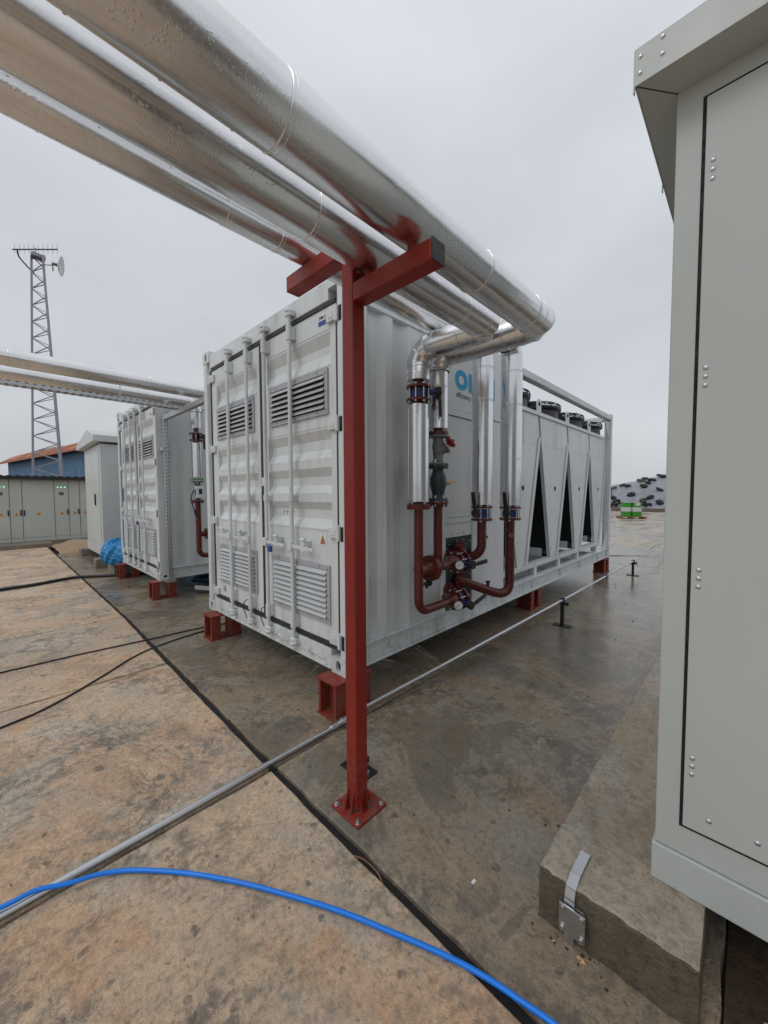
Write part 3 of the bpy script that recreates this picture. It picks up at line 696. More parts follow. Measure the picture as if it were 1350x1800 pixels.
copy_tree(st, (6.82, .08, 0), 'red steel stand under the far right corner of the large container')
copy_tree(st, (3.45, 2.3, 0), 'red steel stand in shadow under the far side of the large container')
copy_tree(st, (.08, 4.47, 0), 'red steel stand under the near corner of the smaller looking container')
copy_tree(st, (.08, 6.6, 0), 'red steel stand under the left corner of the smaller looking container, by the blue bundle')

# ------------------------------------------------------------------ red post with arms
p = thing('red_post', 'red square steel post with two arms under the overhead pipes, bolted to the concrete', 'post', (-.475, -.663, 0))
m = MB(); m.box(-.520, -.442, -.696, -.618, .012, 2.70); m.build('column', 'red', p, .008)
m = MB(); m.box(-.575, -.375, -.763, -.563, 0, .012); m.build('base_plate', 'red', p, .002)
for x, y in ((-.555, -.743), (-.555, -.583), (-.395, -.743), (-.395, -.583)):
    m = MB(); m.cyl((x, y, .012), (x, y, .022), .011, seg=6); m.cyl((x, y, .022), (x, y, .042), .005, seg=8); m.cyl((x, y, .0115), (x, y, .014), .014, seg=12); m.build('anchor_bolt', 'bolt', p)
for dx, dy in ((-1, 0), (0, -1), (1, 0), (0, 1)):
    for q in (-.021, .021):
        m = MB(); cx_, cy_ = -.481 + dx * .039, -.657 + dy * .039
        a = (cx_ + (q if dx == 0 else 0), cy_ + (q if dy == 0 else 0))
        m.prism([(0, .012), (.028, .012), (0, .12)], lambda u, z, w: (a[0] + dx * u + (w if dx == 0 else 0), a[1] + dy * u + (w if dy == 0 else 0), z), -.003, .003); m.build('gusset', 'red', p)
m = MB(); m.box(-.520, -.438, -1.15, -.697, 2.485, 2.568); m.build('arm', 'red', p, .006)
m = MB(); m.box(-.522, -.436, -1.156, -1.1505, 2.483, 2.57); m.build('arm_end_cap', 'blackm', p, .003)
m = MB(); m.box(-.545, -.463, -.72, -.175, 2.702, 2.785); m.build('arm', 'red', p, .006)
m = MB(); m.box(-.515, -.435, -.735, -.72, 2.6, 2.70); m.build('arm_bracket', 'red', p, .003)
for x, y, z0, z1 in ((-.477, -1.022, 2.568, 2.63), (-.477, -.768, 2.568, 2.63)):
    m = MB(); m.cyl((x, y, z0), (x, y, z1), .022, seg=14); m.build('pipe_stub', 'red', p)

# ------------------------------------------------------------------ insulated pipes
def run(par, a, b, r, seams, mat='clad', seg=40):
    """straight cladding between a and b cut into sections at the given distances, raised seam at each cut"""
    a, b = Vector(a), Vector(b); d = (b - a).normalized(); Ln = (b - a).length
    cuts = [0] + sorted(s for s in seams if .02 < s < Ln - .02) + [Ln]
    for i, (s0, s1) in enumerate(zip(cuts, cuts[1:])):
        m = MB(); rr = r + (.0012 if i % 2 else 0); m.cyl(a + d * s0, a + d * (s1 + (.01 if i % 2 and s1 < Ln else 0)), rr, seg=seg, caps=(i in (0, len(cuts) - 2)))
        x, y = m.frame(d); k = 2.2 + i * .15
        off = (x * math.cos(k) + y * math.sin(k)) * (rr + .0008)
        sec = m.build('cladding_section', mat, par)
        w = MB(); tn = d.cross(off).normalized()
        w.bar(a + d * (s0 + .004) + off, a + d * (s1 - .004) + off, .003, .012, tn.cross(d) if False else tn); 
        w.build('lap_seam', mat, sec)
        rv = MB(); n = max(2, int((s1 - s0) / .16))
        for q in range(n):
            c_ = a + d * (s0 + (s1 - s0) * (q + .5) / n) + off * 1.002; rv.cyl(c_, c_ + off.normalized() * .004, .0035, seg=6)
        tag(rv.build('rivet_row', 'greycast', sec), None, None, None, 'stuff')
    for s in cuts[1:-1]:
        m = MB(); m.ring(a + d * s, d, r + .0012, .0032, seg, 6); m.ring(a + d * (s + .016), d, r + .0006, .0016, seg, 6); m.build('seam_band', mat, par)
def elbow(par, path, r, mat='clad', seg=32):
    P_ = [Vector(q) for q in path]
    m = MB()
    for i in range(len(P_) - 1):
        # each gore its own ring pair so the mitres stay crisp
        sub = MB(); pts = P_[max(0, i - 1):i + 3]
        full = MB(); full.tube(P_, r, seg, caps=False)
        v = full.v[i * seg:(i + 2) * seg]; m.add(v, [(j, (j + 1) % seg, seg + (j + 1) % seg, seg + j) for j in range(seg)], True)
    e = m.build('elbow', mat, par)
    full = MB(); full.tube(P_, r * 1.012, seg, caps=False)
    for i in range(len(P_)):
        w = MB(); w.tube(full.v[i * seg:(i + 1) * seg], .0028, 6, closed=True); w.build('seam_band', mat, e)
def corner(c, d0, d1, R):
    """lobster-back path turning from direction d0 to d1 about corner c"""
    c, d0, d1 = Vector(c), Vector(d0), Vector(d1)
    s, e_ = c - d0 * R, c + d1 * R; o = s + d1 * R; pts = [s]
    for a in (15, 45, 75):
        k = 1 / math.cos(R_(15)); pts.append(o + (-d1 * math.cos(R_(a)) + d0 * math.sin(R_(a))) * R * k)
    return pts + [e_]
def end_cap(par, c, axis, r, inner=.036, mat='cladv'):
    m = MB(); c = Vector(c); a = Vector(axis).normalized(); m.lathe(c, a, [(-.003, r - .004), (.0, r), (.005, r + .001), (.006, r - .003), (.002, r - .006), (-.001, inner)], 32); m.build('end_cap', mat, par)

A1, A2, A3 = (-1.022, 2.706), (-.768, 2.694), (-.36, 2.862)
R1, R2, R3 = .100, .095, .074
X1, X2, X3 = .82, .592, 1.92
pipes = []
# pipe 1
p1 = thing('insulated_pipe', 'thickest aluminium clad pipe overhead, nearest the cabinet, turning down behind the other elbow', 'pipe', (-.48, A1[0], A1[1]), 'aluminium clad pipes overhead in front')
run(p1, (-4.2, A1[0], A1[1]), (X1 - .12, A1[0], A1[1]), R1, [.87, 1.98, 3.098, 4.21, 4.80])
elbow(p1, [(X1 - .12, A1[0], A1[1])] + [(X1 - .045, A1[0], A1[1]), (X1 + .005, A1[0] + .05, A1[1] - .004), (X1 + .005, A1[0] + .13, A1[1] - .01)], R1)
yv2 = -.215
run(p1, (X1, A1[0] + .12, A1[1] - .012), (X1, yv2 - .13, A1[1] - .012), .098, [.10, .47], 'cladv')
elbow(p1, corner((X1, yv2, A1[1] - .012), (0, 1, 0), (0, 0, -1), .13), .090, 'cladv')
run(p1, (X1, yv2, A1[1] - .142), (X1, yv2, 2.115), .079, [.12], 'cladv'); end_cap(p1, (X1, yv2, 2.115), (0, 0, -1), .079)
# pipe 2
p2 = thing('insulated_pipe', 'middle aluminium clad pipe overhead, resting on the red arm next to the post', 'pipe', (-.48, A2[0], A2[1]), 'aluminium clad pipes overhead in front')
run(p2, (-4.2, A2[0], A2[1]), (X2 - .10, A2[0], A2[1]), R2, [1.1, 2.27, 3.384, 4.448], 'clad')
yv1 = -.195
elbow(p2, [(X2 - .10, A2[0], A2[1]), (X2 - .04, A2[0], A2[1]), (X2 + .002, A2[0] + .042, A2[1] - .004), (X2 + .002, A2[0] + .10, A2[1] - .008)], R2)
run(p2, (X2, A2[0] + .09, A2[1] - .008), (X2, yv1 - .135, A2[1] - .008), .092, [.09, .30], 'cladv')
elbow(p2, corner((X2, yv1, A2[1] - .008), (0, 1, 0), (0, 0, -1), .135), .088, 'cladv')
run(p2, (X2, yv1, A2[1] - .143), (X2, yv1, 2.455), .086, [.055], 'cladv'); end_cap(p2, (X2, yv1, 2.455), (0, 0, -1), .086)
# pipe 3
p3 = thing('insulated_pipe', 'thinnest aluminium clad pipe overhead, leftmost of the three, on the high left arm', 'pipe', (-.48, A3[0], A3[1]), 'aluminium clad pipes overhead in front')
run(p3, (-4.2, A3[0], A3[1]), (1.375, A3[0] + .03, A3[1]), R3, [1.1, 2.2, 3.244, 3.5, 4.443, 5.2], 'clad')
yv4 = -.31
run(p3, (1.375, -.305, 3.045), (X3 - .12, yv4, 3.045), .088, [.2], 'cladv')
elbow(p3, corner((X3, yv4, 3.045), (1, 0, 0), (0, 0, -1), .12), .098, 'cladv')
run(p3, (X3, yv4, 2.925), (X3, yv4, 1.475), .103, [.14, .46, .99], 'cladv', 36); end_cap(p3, (X3, yv4, 1.475), (0, 0, -1), .103)
# riser 3
p4 = thing('insulated_riser', 'aluminium clad vertical riser in front of the cyan logo', 'pipe', (1.375, -.30, 2.2), 'aluminium clad vertical risers')
run(p4, (1.375, -.30, 3.08), (1.375, -.30, 1.495), .092, [.38, .66], 'cladv', 36); end_cap(p4, (1.375, -.30, 1.495), (0, 0, -1), .092)
# lower insulated sleeve on v1
p5 = thing('insulated_riser', 'aluminium clad vertical riser below the upper blue valve, closest to the red post', 'pipe', (X2, yv1, 2.0), 'aluminium clad vertical risers')
run(p5, (X2, yv1, 2.262), (X2, yv1, 1.535), .082, [], 'cladv'); end_cap(p5, (X2, yv1, 1.535), (0, 0, -1), .082); end_cap(p5, (X2, yv1, 2.262), (0, 0, 1), .082)

# ------------------------------------------------------------------ red pipework
def flange(par, c, axis, r=.09, t=.018, mat='redpipe', nb=8, bolts=True, br=.0075, blen=.022):
    c = Vector(c); a = Vector(axis).normalized(); m = MB(); m.cyl(c - a * t / 2, c + a * t / 2, r, seg=28); f = m.build('flange', mat, par, .003)
    if bolts:
        x, y = m.frame(a); w = MB()
        for i in range(nb):
            q = (x * math.cos(6.283 * (i + .5) / nb) + y * math.sin(6.283 * (i + .5) / nb)) * (r * .80)
            w.cyl(c + q - a * (t / 2 + blen), c + q + a * (t / 2 + .012), br, seg=6)
        tag(w.build('flange_bolts', 'redpipe' if mat == 'redpipe' else 'bolt', f), None, None, None, 'stuff')
    return f
def wafer(par, c, axis, r, t, lever, mat='bluevalve'):
    """butterfly valve body between two flanges; lever = list of points"""
    c = Vector(c); a = Vector(axis).normalized(); m = MB(); m.cyl(c - a * t / 2, c + a * t / 2, r * .72, seg=24); v = m.build('valve_body', mat, par)
    x, y = m.frame(a); w = MB()
    for i in range(8):
        q = (x * math.cos(6.283 * (i + .5) / 8) + y * math.sin(6.283 * (i + .5) / 8)) * (r * .84); w.cyl(c + q - a * (t / 2 + .035), c + q + a * (t / 2 + .035), .006, seg=8)
        w.cyl(c + q - a * (t / 2 + .038), c + q - a * (t / 2 + .024), .0115, seg=6); w.cyl(c + q + a * (t / 2 + .024), c + q + a * (t / 2 + .038), .0115, seg=6)
    tag(w.build('stud_bolts', 'bolt', v), None, None, None, 'stuff')
    if lever:
        n = MB(); n.cyl(c, lever[0], .022, seg=12); n.build('valve_neck', mat, v)
        l0, l1 = Vector(lever[0]), Vector(lever[1]); k = MB(); ax = (l0 - c).normalized()
        k.cyl(l0 - ax * .008, l0 + ax * .03, .036, seg=16); k.bar(l0 + ax * .02, l0 + ax * .022 + (l1 - l0) * .35, .026, .018, ax); k.bar(l0 + ax * .022 + (l1 - l0) * .3, l1 + ax * .022, .034, .020, ax)
        k.build('lever', 'black', v, .004)
def bend(c, d0, d1, R, n=8):
    c, d0, d1 = Vector(c), Vector(d0), Vector(d1); o = c - d0 * R + d1 * R
    return [o + (-d1 * math.cos(math.pi / 2 * i / n) + d0 * math.sin(math.pi / 2 * i / n)) * R for i in range(n + 1)]
def gauge(par, c, facing, stem):
    c = Vector(c); a = Vector(facing).normalized(); m = MB(); m.lathe(c, a, [(-.022, .0), (-.022, .040), (.006, .041), (.010, .040), (.010, .036), (.005, .035)], 24); g_ = m.build('pressure_gauge', 'greycast', par)
    m = MB(); m.cyl(c + a * .001, c + a * .005, .0365, seg=24); m.build('dial', 'dial', g_)
    x, y = m.frame(a); m = MB(); m.bar(c + a * .0062 - x * .008 - y * .01, c + a * .0062 + x * .022 + y * .018, .004, .002, a)
    for i in range(9):
        an = R_(-45 + 33.75 * i); q = x * math.cos(an) + y * math.sin(an); m.bar(c + a * .0058 + q * .030, c + a * .0058 + q * .037, .002, .001, a)
    m.build('dial_needle', 'ink', g_); m = MB(); m.cyl(c - a * .01, stem, .007, seg=8); m.build('gauge_stem', 'bolt', g_)
ZU, ZL, YR = .985, .655, -.20
red = thing('red_pipe_loop', 'dark red pipe below the leftmost riser, turning low along the large container', 'pipework', (X2, yv1, 1.5), 'dark red pipework on the container side')
m = MB(); m.tube([(X2, yv1, 1.54), (X2, yv1, ZL + .11)] + bend((X2, yv1, ZL), (0, 0, -1), (1, 0, 0), .10) + [(1.0, YR, ZL)], .036, 20); m.build('pipe', 'redpipe', red)
flange(red, (X2, yv1, 1.498), (0, 0, 1), .092); flange(red, (X2, yv1, 1.478), (0, 0, 1), .092, bolts=False)
for z in (1.13, .90, .77): m = MB(); m.ring((X2, yv1, z), (0, 0, 1), .0362, .0022, 20, 6); m.build('weld_bead', 'redpipe', red)
m = MB(); m.lathe((.98, YR, ZL), (1, 0, 0), [(0, .036), (.06, .066), (.10, .068)], 24); m.build('reducer', 'redpipe', red)
flange(red, (1.085, YR, ZL), (1, 0, 0), .092, .02); wafer(red, (1.13, YR, ZL), (1, 0, 0), .10, .05, ((1.13, YR - .13, ZL - .03), (1.33, YR - .15, ZL + .035))); flange(red, (1.168, YR, ZL), (1, 0, 0), .10, .018)
m = MB(); m.tube([(1.178, YR, ZL), (1.24, YR, ZL)] + bend((1.30, YR, ZL), (1, 0, 0), (0, 1, 0), .06) + [(1.30, -.02, ZL)], .036, 16); m.build('pipe', 'redpipe', red)
m = MB(); m.tube([(1.04, YR, ZL), (1.10, YR + .10, ZL), (1.255, -.05, ZL + .02), (1.255, .02, ZL + .02)], .036, 14); m.build('pipe', 'redpipe', red)
flange(red, (1.255, -.03, ZL + .02), (0, 1, 0), .075, .016)
gauge(red, (1.02, YR - .085, ZL - .02), (-.75, -.66, 0), (1.01, YR - .03, ZL))
m = MB(); m.cyl((X2 + .03, yv1, .865), (X2 + .085, yv1, .865), .011, seg=10); m.build('pipe_nipple', 'redpipe', red)
m = MB(); m.cyl((X2 + .08, yv1 - .0, .865), (X2 + .12, yv1, .865), .016, seg=8); m.cyl((X2 + .12, yv1, .865), (X2 + .15, yv1, .865), .026, seg=6); m.cyl((X2 + .105, yv1, .865), (X2 + .105, yv1, .83), .012, seg=8); m.build('drain_cock', 'blackm', red)
# tee with paired blind flanges towards v2
m = MB(); m.cyl((X2, yv1, ZU), (X2 + .11, yv1, ZU), .052, seg=20); m.lathe((X2 + .08, yv1, ZU), (1, 0, 0), [(0, .052), (.05, .07)], 24); m.build('tee_branch', 'redpipe', red)
flange(red, (X2 + .135, yv1, ZU), (1, 0, 0), .105, .018, bolts=False); flange(red, (X2 + .160, yv1, ZU), (1, 0, 0), .105, .018, bolts=False)
# top flanges with the valve on v1
m = MB(); m.cyl((X2, yv1, 2.47), (X2, yv1, 2.40), .040, seg=20); m.cyl((X2, yv1, 2.32), (X2, yv1, 2.25), .040, seg=20); m.build('pipe', 'redpipe', red)
flange(red, (X2, yv1, 2.405), (0, 0, 1), .095, .016, bolts=False); flange(red, (X2, yv1, 2.305), (0, 0, 1), .095, .016, bolts=False)
wafer(red, (X2, yv1, 2.355), (0, 0, 1), .092, .066, ((X2 + .10, yv1 - .10, 2.375), (X2 + .11, yv1 - .10, 2.18)))
# second loop: v2
r2 = thing('red_pipe_loop', 'dark red pipe under the black check valve, turning along to the upper lever valve', 'pipework', (X1, yv2, 1.5), 'dark red pipework on the container side')
m = MB(); m.tube([(X1, yv2, 1.52), (X1, yv2, ZU + .07)] + bend((X1, yv2, ZU), (0, 0, -1), (1, 0, 0), .055) + [(1.02, YR, ZU)], .037, 20); m.build('pipe', 'redpipe', r2)
m = MB(); m.cyl((X2 + .17, yv1, ZU), (X1, yv2, ZU), .045, seg=20); m.build('pipe', 'redpipe', r2)
flange(r2, (X1, yv2, 1.512), (0, 0, 1), .086)
m = MB(); m.lathe((.99, YR, ZU), (1, 0, 0), [(0, .037), (.06, .066), (.12, .068)], 24); m.build('reducer', 'redpipe', r2)
flange(r2, (1.105, YR, ZU), (1, 0, 0), .092, .02); wafer(r2, (1.148, YR, ZU), (1, 0, 0), .10, .05, ((1.148, YR - .13, ZU - .01), (1.36, YR - .14, ZU + .0))); flange(r2, (1.188, YR, ZU), (1, 0, 0), .10, .018)
m = MB(); m.tube([(1.196, YR, ZU), (1.245, YR + .02, ZU)], .038, 16); m.build('pipe', 'redpipe', r2)
m = MB(); m.tube([(1.06, YR, ZU), (1.12, YR + .10, ZU), (1.265, -.05, ZU), (1.265, .02, ZU)], .036, 14); m.build('pipe', 'redpipe', r2); flange(r2, (1.265, -.03, ZU), (0, 1, 0), .075, .016)
gauge(r2, (1.035, YR - .085, ZU - .005), (-.75, -.66, 0), (1.05, YR - .03, ZU - .02))
# check valve, strainer stack above v2's pipe
m = MB(); m.lathe((X1, yv2, 1.53), (0, 0, 1), [(0, .082), (.022, .082), (.024, .045), (.06, .05), (.13, .068), (.19, .066), (.24, .046), (.262, .044), (.264, .082), (.286, .082), (.286, 0)], 26); cv = m.build('check_valve', 'teal', r2)
m = MB(); m.cyl((X1 + .04, yv2 - .03, 1.68), (X1 + .085, yv2 - .065, 1.68), .022, .016, seg=12); m.cyl((X1 + .085, yv2 - .065, 1.68), (X1 + .13, yv2 - .10, 1.685), .004, seg=6); m.build('valve_plug', 'cream', cv)
w = MB()
for i in range(6):
    a = i * 1.047 + .3
    for z0, z1 in ((1.485, 1.575), (1.79, 1.865)): w.cyl((X1 + .07 * math.cos(a), yv2 + .07 * math.sin(a), z0), (X1 + .07 * math.cos(a), yv2 + .07 * math.sin(a), z1), .008, seg=6)
tag(w.build('stud_bolts', 'bolt', cv), None, None, None, 'stuff')
m = MB(); m.lathe((X1, yv2, 1.82), (0, 0, 1), [(0, 0), (0, .084), (.016, .084), (.018, .04), (.09, .042), (.15, .05), (.2, .042), (.222, .042), (.224, .080), (.242, .080), (.242, 0)], 26)
hd = Vector((.62, -.46, .60)).normalized(); c0 = Vector((X1, yv2, 1.93)); m.cyl(c0 - hd * .02, c0 + hd * .06, .046, seg=20); m.cyl(c0 + hd * .058, c0 + hd * .07, .058, seg=20); sv = m.build('globe_valve', 'greycast', r2)
m = MB(); xx, yy = m.frame(hd); m.cyl(c0 + hd * .07, c0 + hd * .08, .052, seg=16)
for q in (-1, 1): m.cyl(c0 + hd * .07 + yy * q * .052, c0 + hd * .085 + yy * q * .052, .016, seg=10)
m.build('bonnet', 'cream', sv)
m = MB(); m.cyl(c0 + hd * .08, c0 + hd * .135, .017, seg=12)
for i in range(5):
    a = i * 1.2566; q = xx * math.cos(a) + yy * math.sin(a); m.cyl(c0 + hd * .128 + q * .012, c0 + hd * .134 + q * .05, .014, .016, seg=8)
m.ring(c0 + hd * .13, hd, .036, .013, 20, 8); m.build('handwheel', 'handred', sv, .003)
flange(r2, (X1, yv2, 2.076), (0, 0, 1), .082, .02)
m = MB(); m.cyl((X1, yv2, 2.08), (X1, yv2, 2.12), .038, seg=16); m.build('pipe', 'redpipe', r2)
# v3 and v4 lower pipes
def lower(label, X, Y, r, ztop, path, lever, gsock, zring):
    t_ = thing('red_pipe_loop', label, 'pipework', (X, Y, ztop), 'dark red pipework on the container side')
    m = MB(); m.cyl((X, Y, ztop + .03), (X, Y, ztop - .02), r, seg=20); m.tube([(X, Y, ztop - .13)] + path, r, 20); m.build('pipe', 'redpipe', t_)
    flange(t_, (X, Y, ztop - .025), (0, 0, 1), r * 2.35, .016, bolts=False); flange(t_, (X, Y, ztop - .135), (0, 0, 1), r * 2.35, .016, bolts=False)
    wafer(t_, (X, Y, ztop - .08), (0, 0, 1), r * 2.3, .075, lever)
    m = MB(); m.cyl(gsock[0], gsock[1], .018, .016, seg=12); s_ = m.build('sensor_socket', 'bolt', t_); d_ = (Vector(gsock[1]) - Vector(gsock[0])).normalized()
    m = MB(); m.cyl(Vector(gsock[1]), Vector(gsock[1]) + d_ * .002, .010, seg=10); m.build('socket_bore', 'dark', s_)
    return t_
x3, y3 = 1.375, -.30
u3 = lower('dark red pipe with blue valve below the riser in front of the logo', x3, y3, .041, 1.49, [(x3, y3, ZU + .20)] + bend((x3, y3, ZU + .02), (0, 0, -1), (-.35, .9367, 0), .12) + [(x3 - .055, y3 + .16, ZU + .02), (1.34, -.02, ZU + .02)], ((x3 - .13, y3 - .02, 1.415), (x3 - .19, y3 - .03, 1.60)), ((x3, y3 - .03, 1.20), (x3 - .02, y3 - .06, 1.20)), 0)
flange(u3, (1.42, -.03, ZU + .06), (0, 1, 0), .085, .02)
m = MB(); m.tube([(1.42, .02, ZU + .06), (1.42, -.06, ZU + .06), (1.30, -.17, ZU), (1.22, YR, ZU)], .038, 16); m.build('pipe', 'redpipe', u3)
m = MB(); m.cyl((1.33, -.2, ZU + .02), (1.33, -.2, ZU + .10), .018, seg=10); m.build('drain_nipple', 'blackm', u3)
u4 = lower('dark red pipe with blue valve below the rightmost riser, sweeping low', X3, yv4, .046, 1.47, [Vector((X3, yv4, .69)) * (1 - q) ** 2 + Vector((X3, yv4, .535)) * 2 * q * (1 - q) + Vector((X3 - .17, yv4 + .09, .60)) * q * q for q in (0, .15, .3, .45, .6, .75, .9, 1)] + [(1.46, -.065, .725), (1.44, -.02, .735)], ((X3 - .14, yv4 - .03, 1.395), (X3 - .20, yv4 - .04, 1.60)), ((X3 - .035, yv4 - .02, 1.17), (X3 - .065, yv4 - .045, 1.17)), 0)
flange(u4, (1.445, -.03, .735), (0, 1, 0), .088, .02)
m = MB(); m.cyl((1.70, -.19, .64), (1.70, -.19, .715), .016, seg=10); m.cyl((1.70, -.19, .703), (1.70, -.19, .716), .024, seg=10); m.build('drain_nipple', 'blackm', u4)

# ------------------------------------------------------------------ conduit and supports
cn = thing('steel_conduit', 'long thin galvanised conduit crossing the slabs and running low past the container', 'conduit', (-.1, -.08, 0))
m = MB(); m.tube([(-4.2, -.085, .021), (-.12, -.079, .021)], .0165, 16); m.build('conduit_pipe', 'galv', cn)
m = MB(); m.tube([(-.10, -.080, .022), (.02, -.09, .05), (2.98, -.475, .312), (6.8, -.47, .275), (9.6, -.47, .27), (11.5, -.40, .20), (13.4, -.9, .05), (13.9, -1.6, .02)], .0145, 12); m.build('conduit_pipe', 'galv', cn)
m = MB(); m.cyl((-.20, -.079, .027), (-.15, -.079, .027), .027, seg=6); m.cyl((-.15, -.079, .027), (-.11, -.079, .027), .024, seg=14); m.cyl((-.11, -.079, .028), (-.07, -.080, .029), .028, seg=6); m.cyl((-.07, -.080, .029), (-.02, -.084, .04), .021, seg=14); m.build('conduit_coupling', 'galv', cn, .002)
m = MB(); m.cyl((4.85, -.473, .293), (4.95, -.473, .292), .020, seg=12); m.build('conduit_coupling', 'bluevalve', cn)
def support(x, y, zt, label):
    s = thing('conduit_stand', label, 'stand', (x, y, 0), 'short black stands under the conduit')
    m = MB(); m.box(x - .055, x + .055, y - .10, y + .10, 0, .008); m.build('base_plate', 'blackm', s, .001)
    m = MB(); m.box(x - .019, x + .019, y - .019, y + .019, .008, zt - .03); m.build('leg', 'blackm', s, .003)
    m = MB(); m.box(x - .02, x + .02, y - .07, y + .035, zt - .055, zt - .022); m.build('arm', 'blackm', s, .003)
    m = MB(); m.ring((x, y, zt), (1, 0, 0), .020, .007, 16, 6); m.box(x - .012, x + .012, y - .035, y + .035, zt - .021, zt - .012); m.box(x - .012, x + .012, y - .028, y + .028, zt + .018, zt + .026); m.build('pipe_clamp', 'bluevalve', s)
    for q in (-.08, .08): m = MB(); m.cyl((x, y + q, .008), (x, y + q, .03), .008, seg=6); m.build('anchor_bolt', 'bolt', s)
    return s
support(-.30, -.468, .12, 'black conduit stand mostly hidden behind the red post')
support(2.98, -.475, .312, 'black conduit stand on the wet concrete, nearer of the two in plain view')
support(6.81, -.47, .275, 'black conduit stand on the wet concrete, farther of the two in plain view')

# ------------------------------------------------------------------ hose and cables on the ground
def smooth(pts, n=8):
    P_ = [Vector(q) for q in pts]; P_ = [P_[0] * 2 - P_[1]] + P_ + [P_[-1] * 2 - P_[-2]]; o = []
    for i in range(1, len(P_) - 2):
        for k in range(n):
            t_ = k / n; a, b, c, d = P_[i - 1:i + 3]
            o.append(.5 * ((2 * b) + (c - a) * t_ + (2 * a - 5 * b + 4 * c - d) * t_ ** 2 + (3 * b - a - 3 * c + d) * t_ ** 3))
    return o + [P_[-2]]
hz = .0125
m = MB(); m.tube(smooth([(-3.2, 1.1, hz), (-2.3, .28, hz), (-1.95, -.0, .045), (-1.754, -.083, .054), (-1.658, -.094, .053), (-1.56, -.135, .038), (-1.46, -.16, .02), (-1.352, -.24, hz), (-1.208, -.41, hz), (-1.077, -.6, hz), (-.961, -.796, hz), (-.858, -.986, hz), (-.774, -1.172, hz), (-.701, -1.343, hz), (-.657, -1.475, hz), (-.632, -1.59, hz), (-.612, -1.70, hz), (-.56, -2.1, hz)], 6), .0088, 14)
solo(m, 'water_hose', 'hose', 'bright blue hose curving over the concrete in the foreground', 'hose', (0, 0, 0))
m = MB(); m.tube(smooth([(-3.4, 6.5, .03), (-2.4, 6.75, .03), (-1.68, 6.87, .03), (-1.25, 6.93, .03), (-.685, 7.15, .03), (-.3, 6.95, .03), (.01, 6.78, .03), (.7, 6.6, .03)], 6), .028, 10)
solo(m, 'cable', 'black', 'thick black cable crossing the far left slabs to the smaller looking container', 'cable', (0, 0, 0), 'black cables on the ground')
m = MB(); m.tube(smooth([(-3.2, 2.85, .008), (-1.723, 2.73, .008), (-1.166, 2.705, .008), (-.62, 2.65, .008), (-.3, 2.63, .008), (0, 2.6, .008), (.4, 2.5, .008)], 6), .0075, 8)
solo(m, 'cable', 'black', 'thin black cable, the straighter one running left from the left stand of the large container', 'cable', (0, 0, 0), 'black cables on the ground')
m = MB(); m.tube(smooth([(-3.0, 1.3, .008), (-2.3, 1.42, .008), (-1.736, 1.58, .008), (-1.464, 1.69, .008), (-1.107, 1.975, .008), (-.84, 2.22, .008), (-.607, 2.355, .008), (-.3, 2.44, .008), (-.047, 2.48, .008), (.3, 2.6, .008)], 6), .0075, 8)
solo(m, 'cable', 'black', 'thin black cable, the lower slanting one crossing the slab joint left of the large container', 'cable', (0, 0, 0), 'black cables on the ground')
m = MB(); m.tube(smooth([(8.0, .9, .008), (9.12, .42, .008), (9.6, -.12, .01), (10.6, -.25, .15), (11.5, -.38, .18)], 6), .010, 6)
solo(m, 'cable', 'greycast', 'grey cable on wet concrete beyond the far end of the large container', 'cable', (0, 0, 0))
m = MB(); m.tube(smooth([(-.672, -.85, .006), (-.655, -.90, .008), (-.65, -.97, .0), (-.662, -1.02, -.015)], 6), .003, 6)
solo(m, 'twig', 'wood', 'pale curled twig lying in the slab joint below the post', 'twig', (0, 0, 0))

# ------------------------------------------------------------------ plinth and foreground cabinet
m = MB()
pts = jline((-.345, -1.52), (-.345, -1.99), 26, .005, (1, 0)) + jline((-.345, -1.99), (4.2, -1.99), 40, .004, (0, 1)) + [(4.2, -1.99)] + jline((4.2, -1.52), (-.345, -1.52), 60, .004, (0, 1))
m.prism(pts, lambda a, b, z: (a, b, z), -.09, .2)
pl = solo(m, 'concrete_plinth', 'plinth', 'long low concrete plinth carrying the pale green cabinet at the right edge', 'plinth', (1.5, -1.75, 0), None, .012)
pl.data.materials.append(M['plinth_shade'])
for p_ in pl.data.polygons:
    if abs(p_.normal.z) < .5: p_.material_index = 1  # upright faces get the colour with painted shade and wet
es = thing('earth_strap', 'galvanised earthing strap and bolted clamp plate on the front of the concrete plinth', 'strap', (-.35, -1.64, 0))
m = MB()
m.tube([(-.20, -1.638, .2005), (-.2, -1.638, .2005)], .001, 4) if False else None
w_ = .016
path = [(-.185, .2), (-.185, .206), (-.30, .212), (-.352, .198), (-.362, .17), (-.362, -.02)]
for (xa, za), (xb, zb) in zip(path[1:], path[2:]):
    dx_, dz_ = xb - xa, zb - za; l_ = math.hypot(dx_, dz_); nx2, nz2 = dz_ / l_ * .004, -dx_ / l_ * .004
    m.add([(xa, -1.638 - w_, za), (xb, -1.638 - w_, zb), (xb, -1.638 + w_, zb), (xa, -1.638 + w_, za), (xa + nx2, -1.638 - w_, za + nz2), (xb + nx2, -1.638 - w_, zb + nz2), (xb + nx2, -1.638 + w_, zb + nz2), (xa + nx2, -1.638 + w_, za + nz2)], [(0, 1, 2, 3), (4, 5, 6, 7), (0, 1, 5, 4), (1, 2, 6, 5), (2, 3, 7, 6), (3, 0, 4, 7)])
m.build('strap', 'galv', es)
m = MB(); m.box(-.378, -.371, -1.692, -1.608, .052, .148); m.build('clamp_plate', 'galv', es, .001)
m = MB(); m.box(-.357, -.3505, -1.680, -1.620, .06, .14); m.build('clamp_plate', 'galv', es, .001)
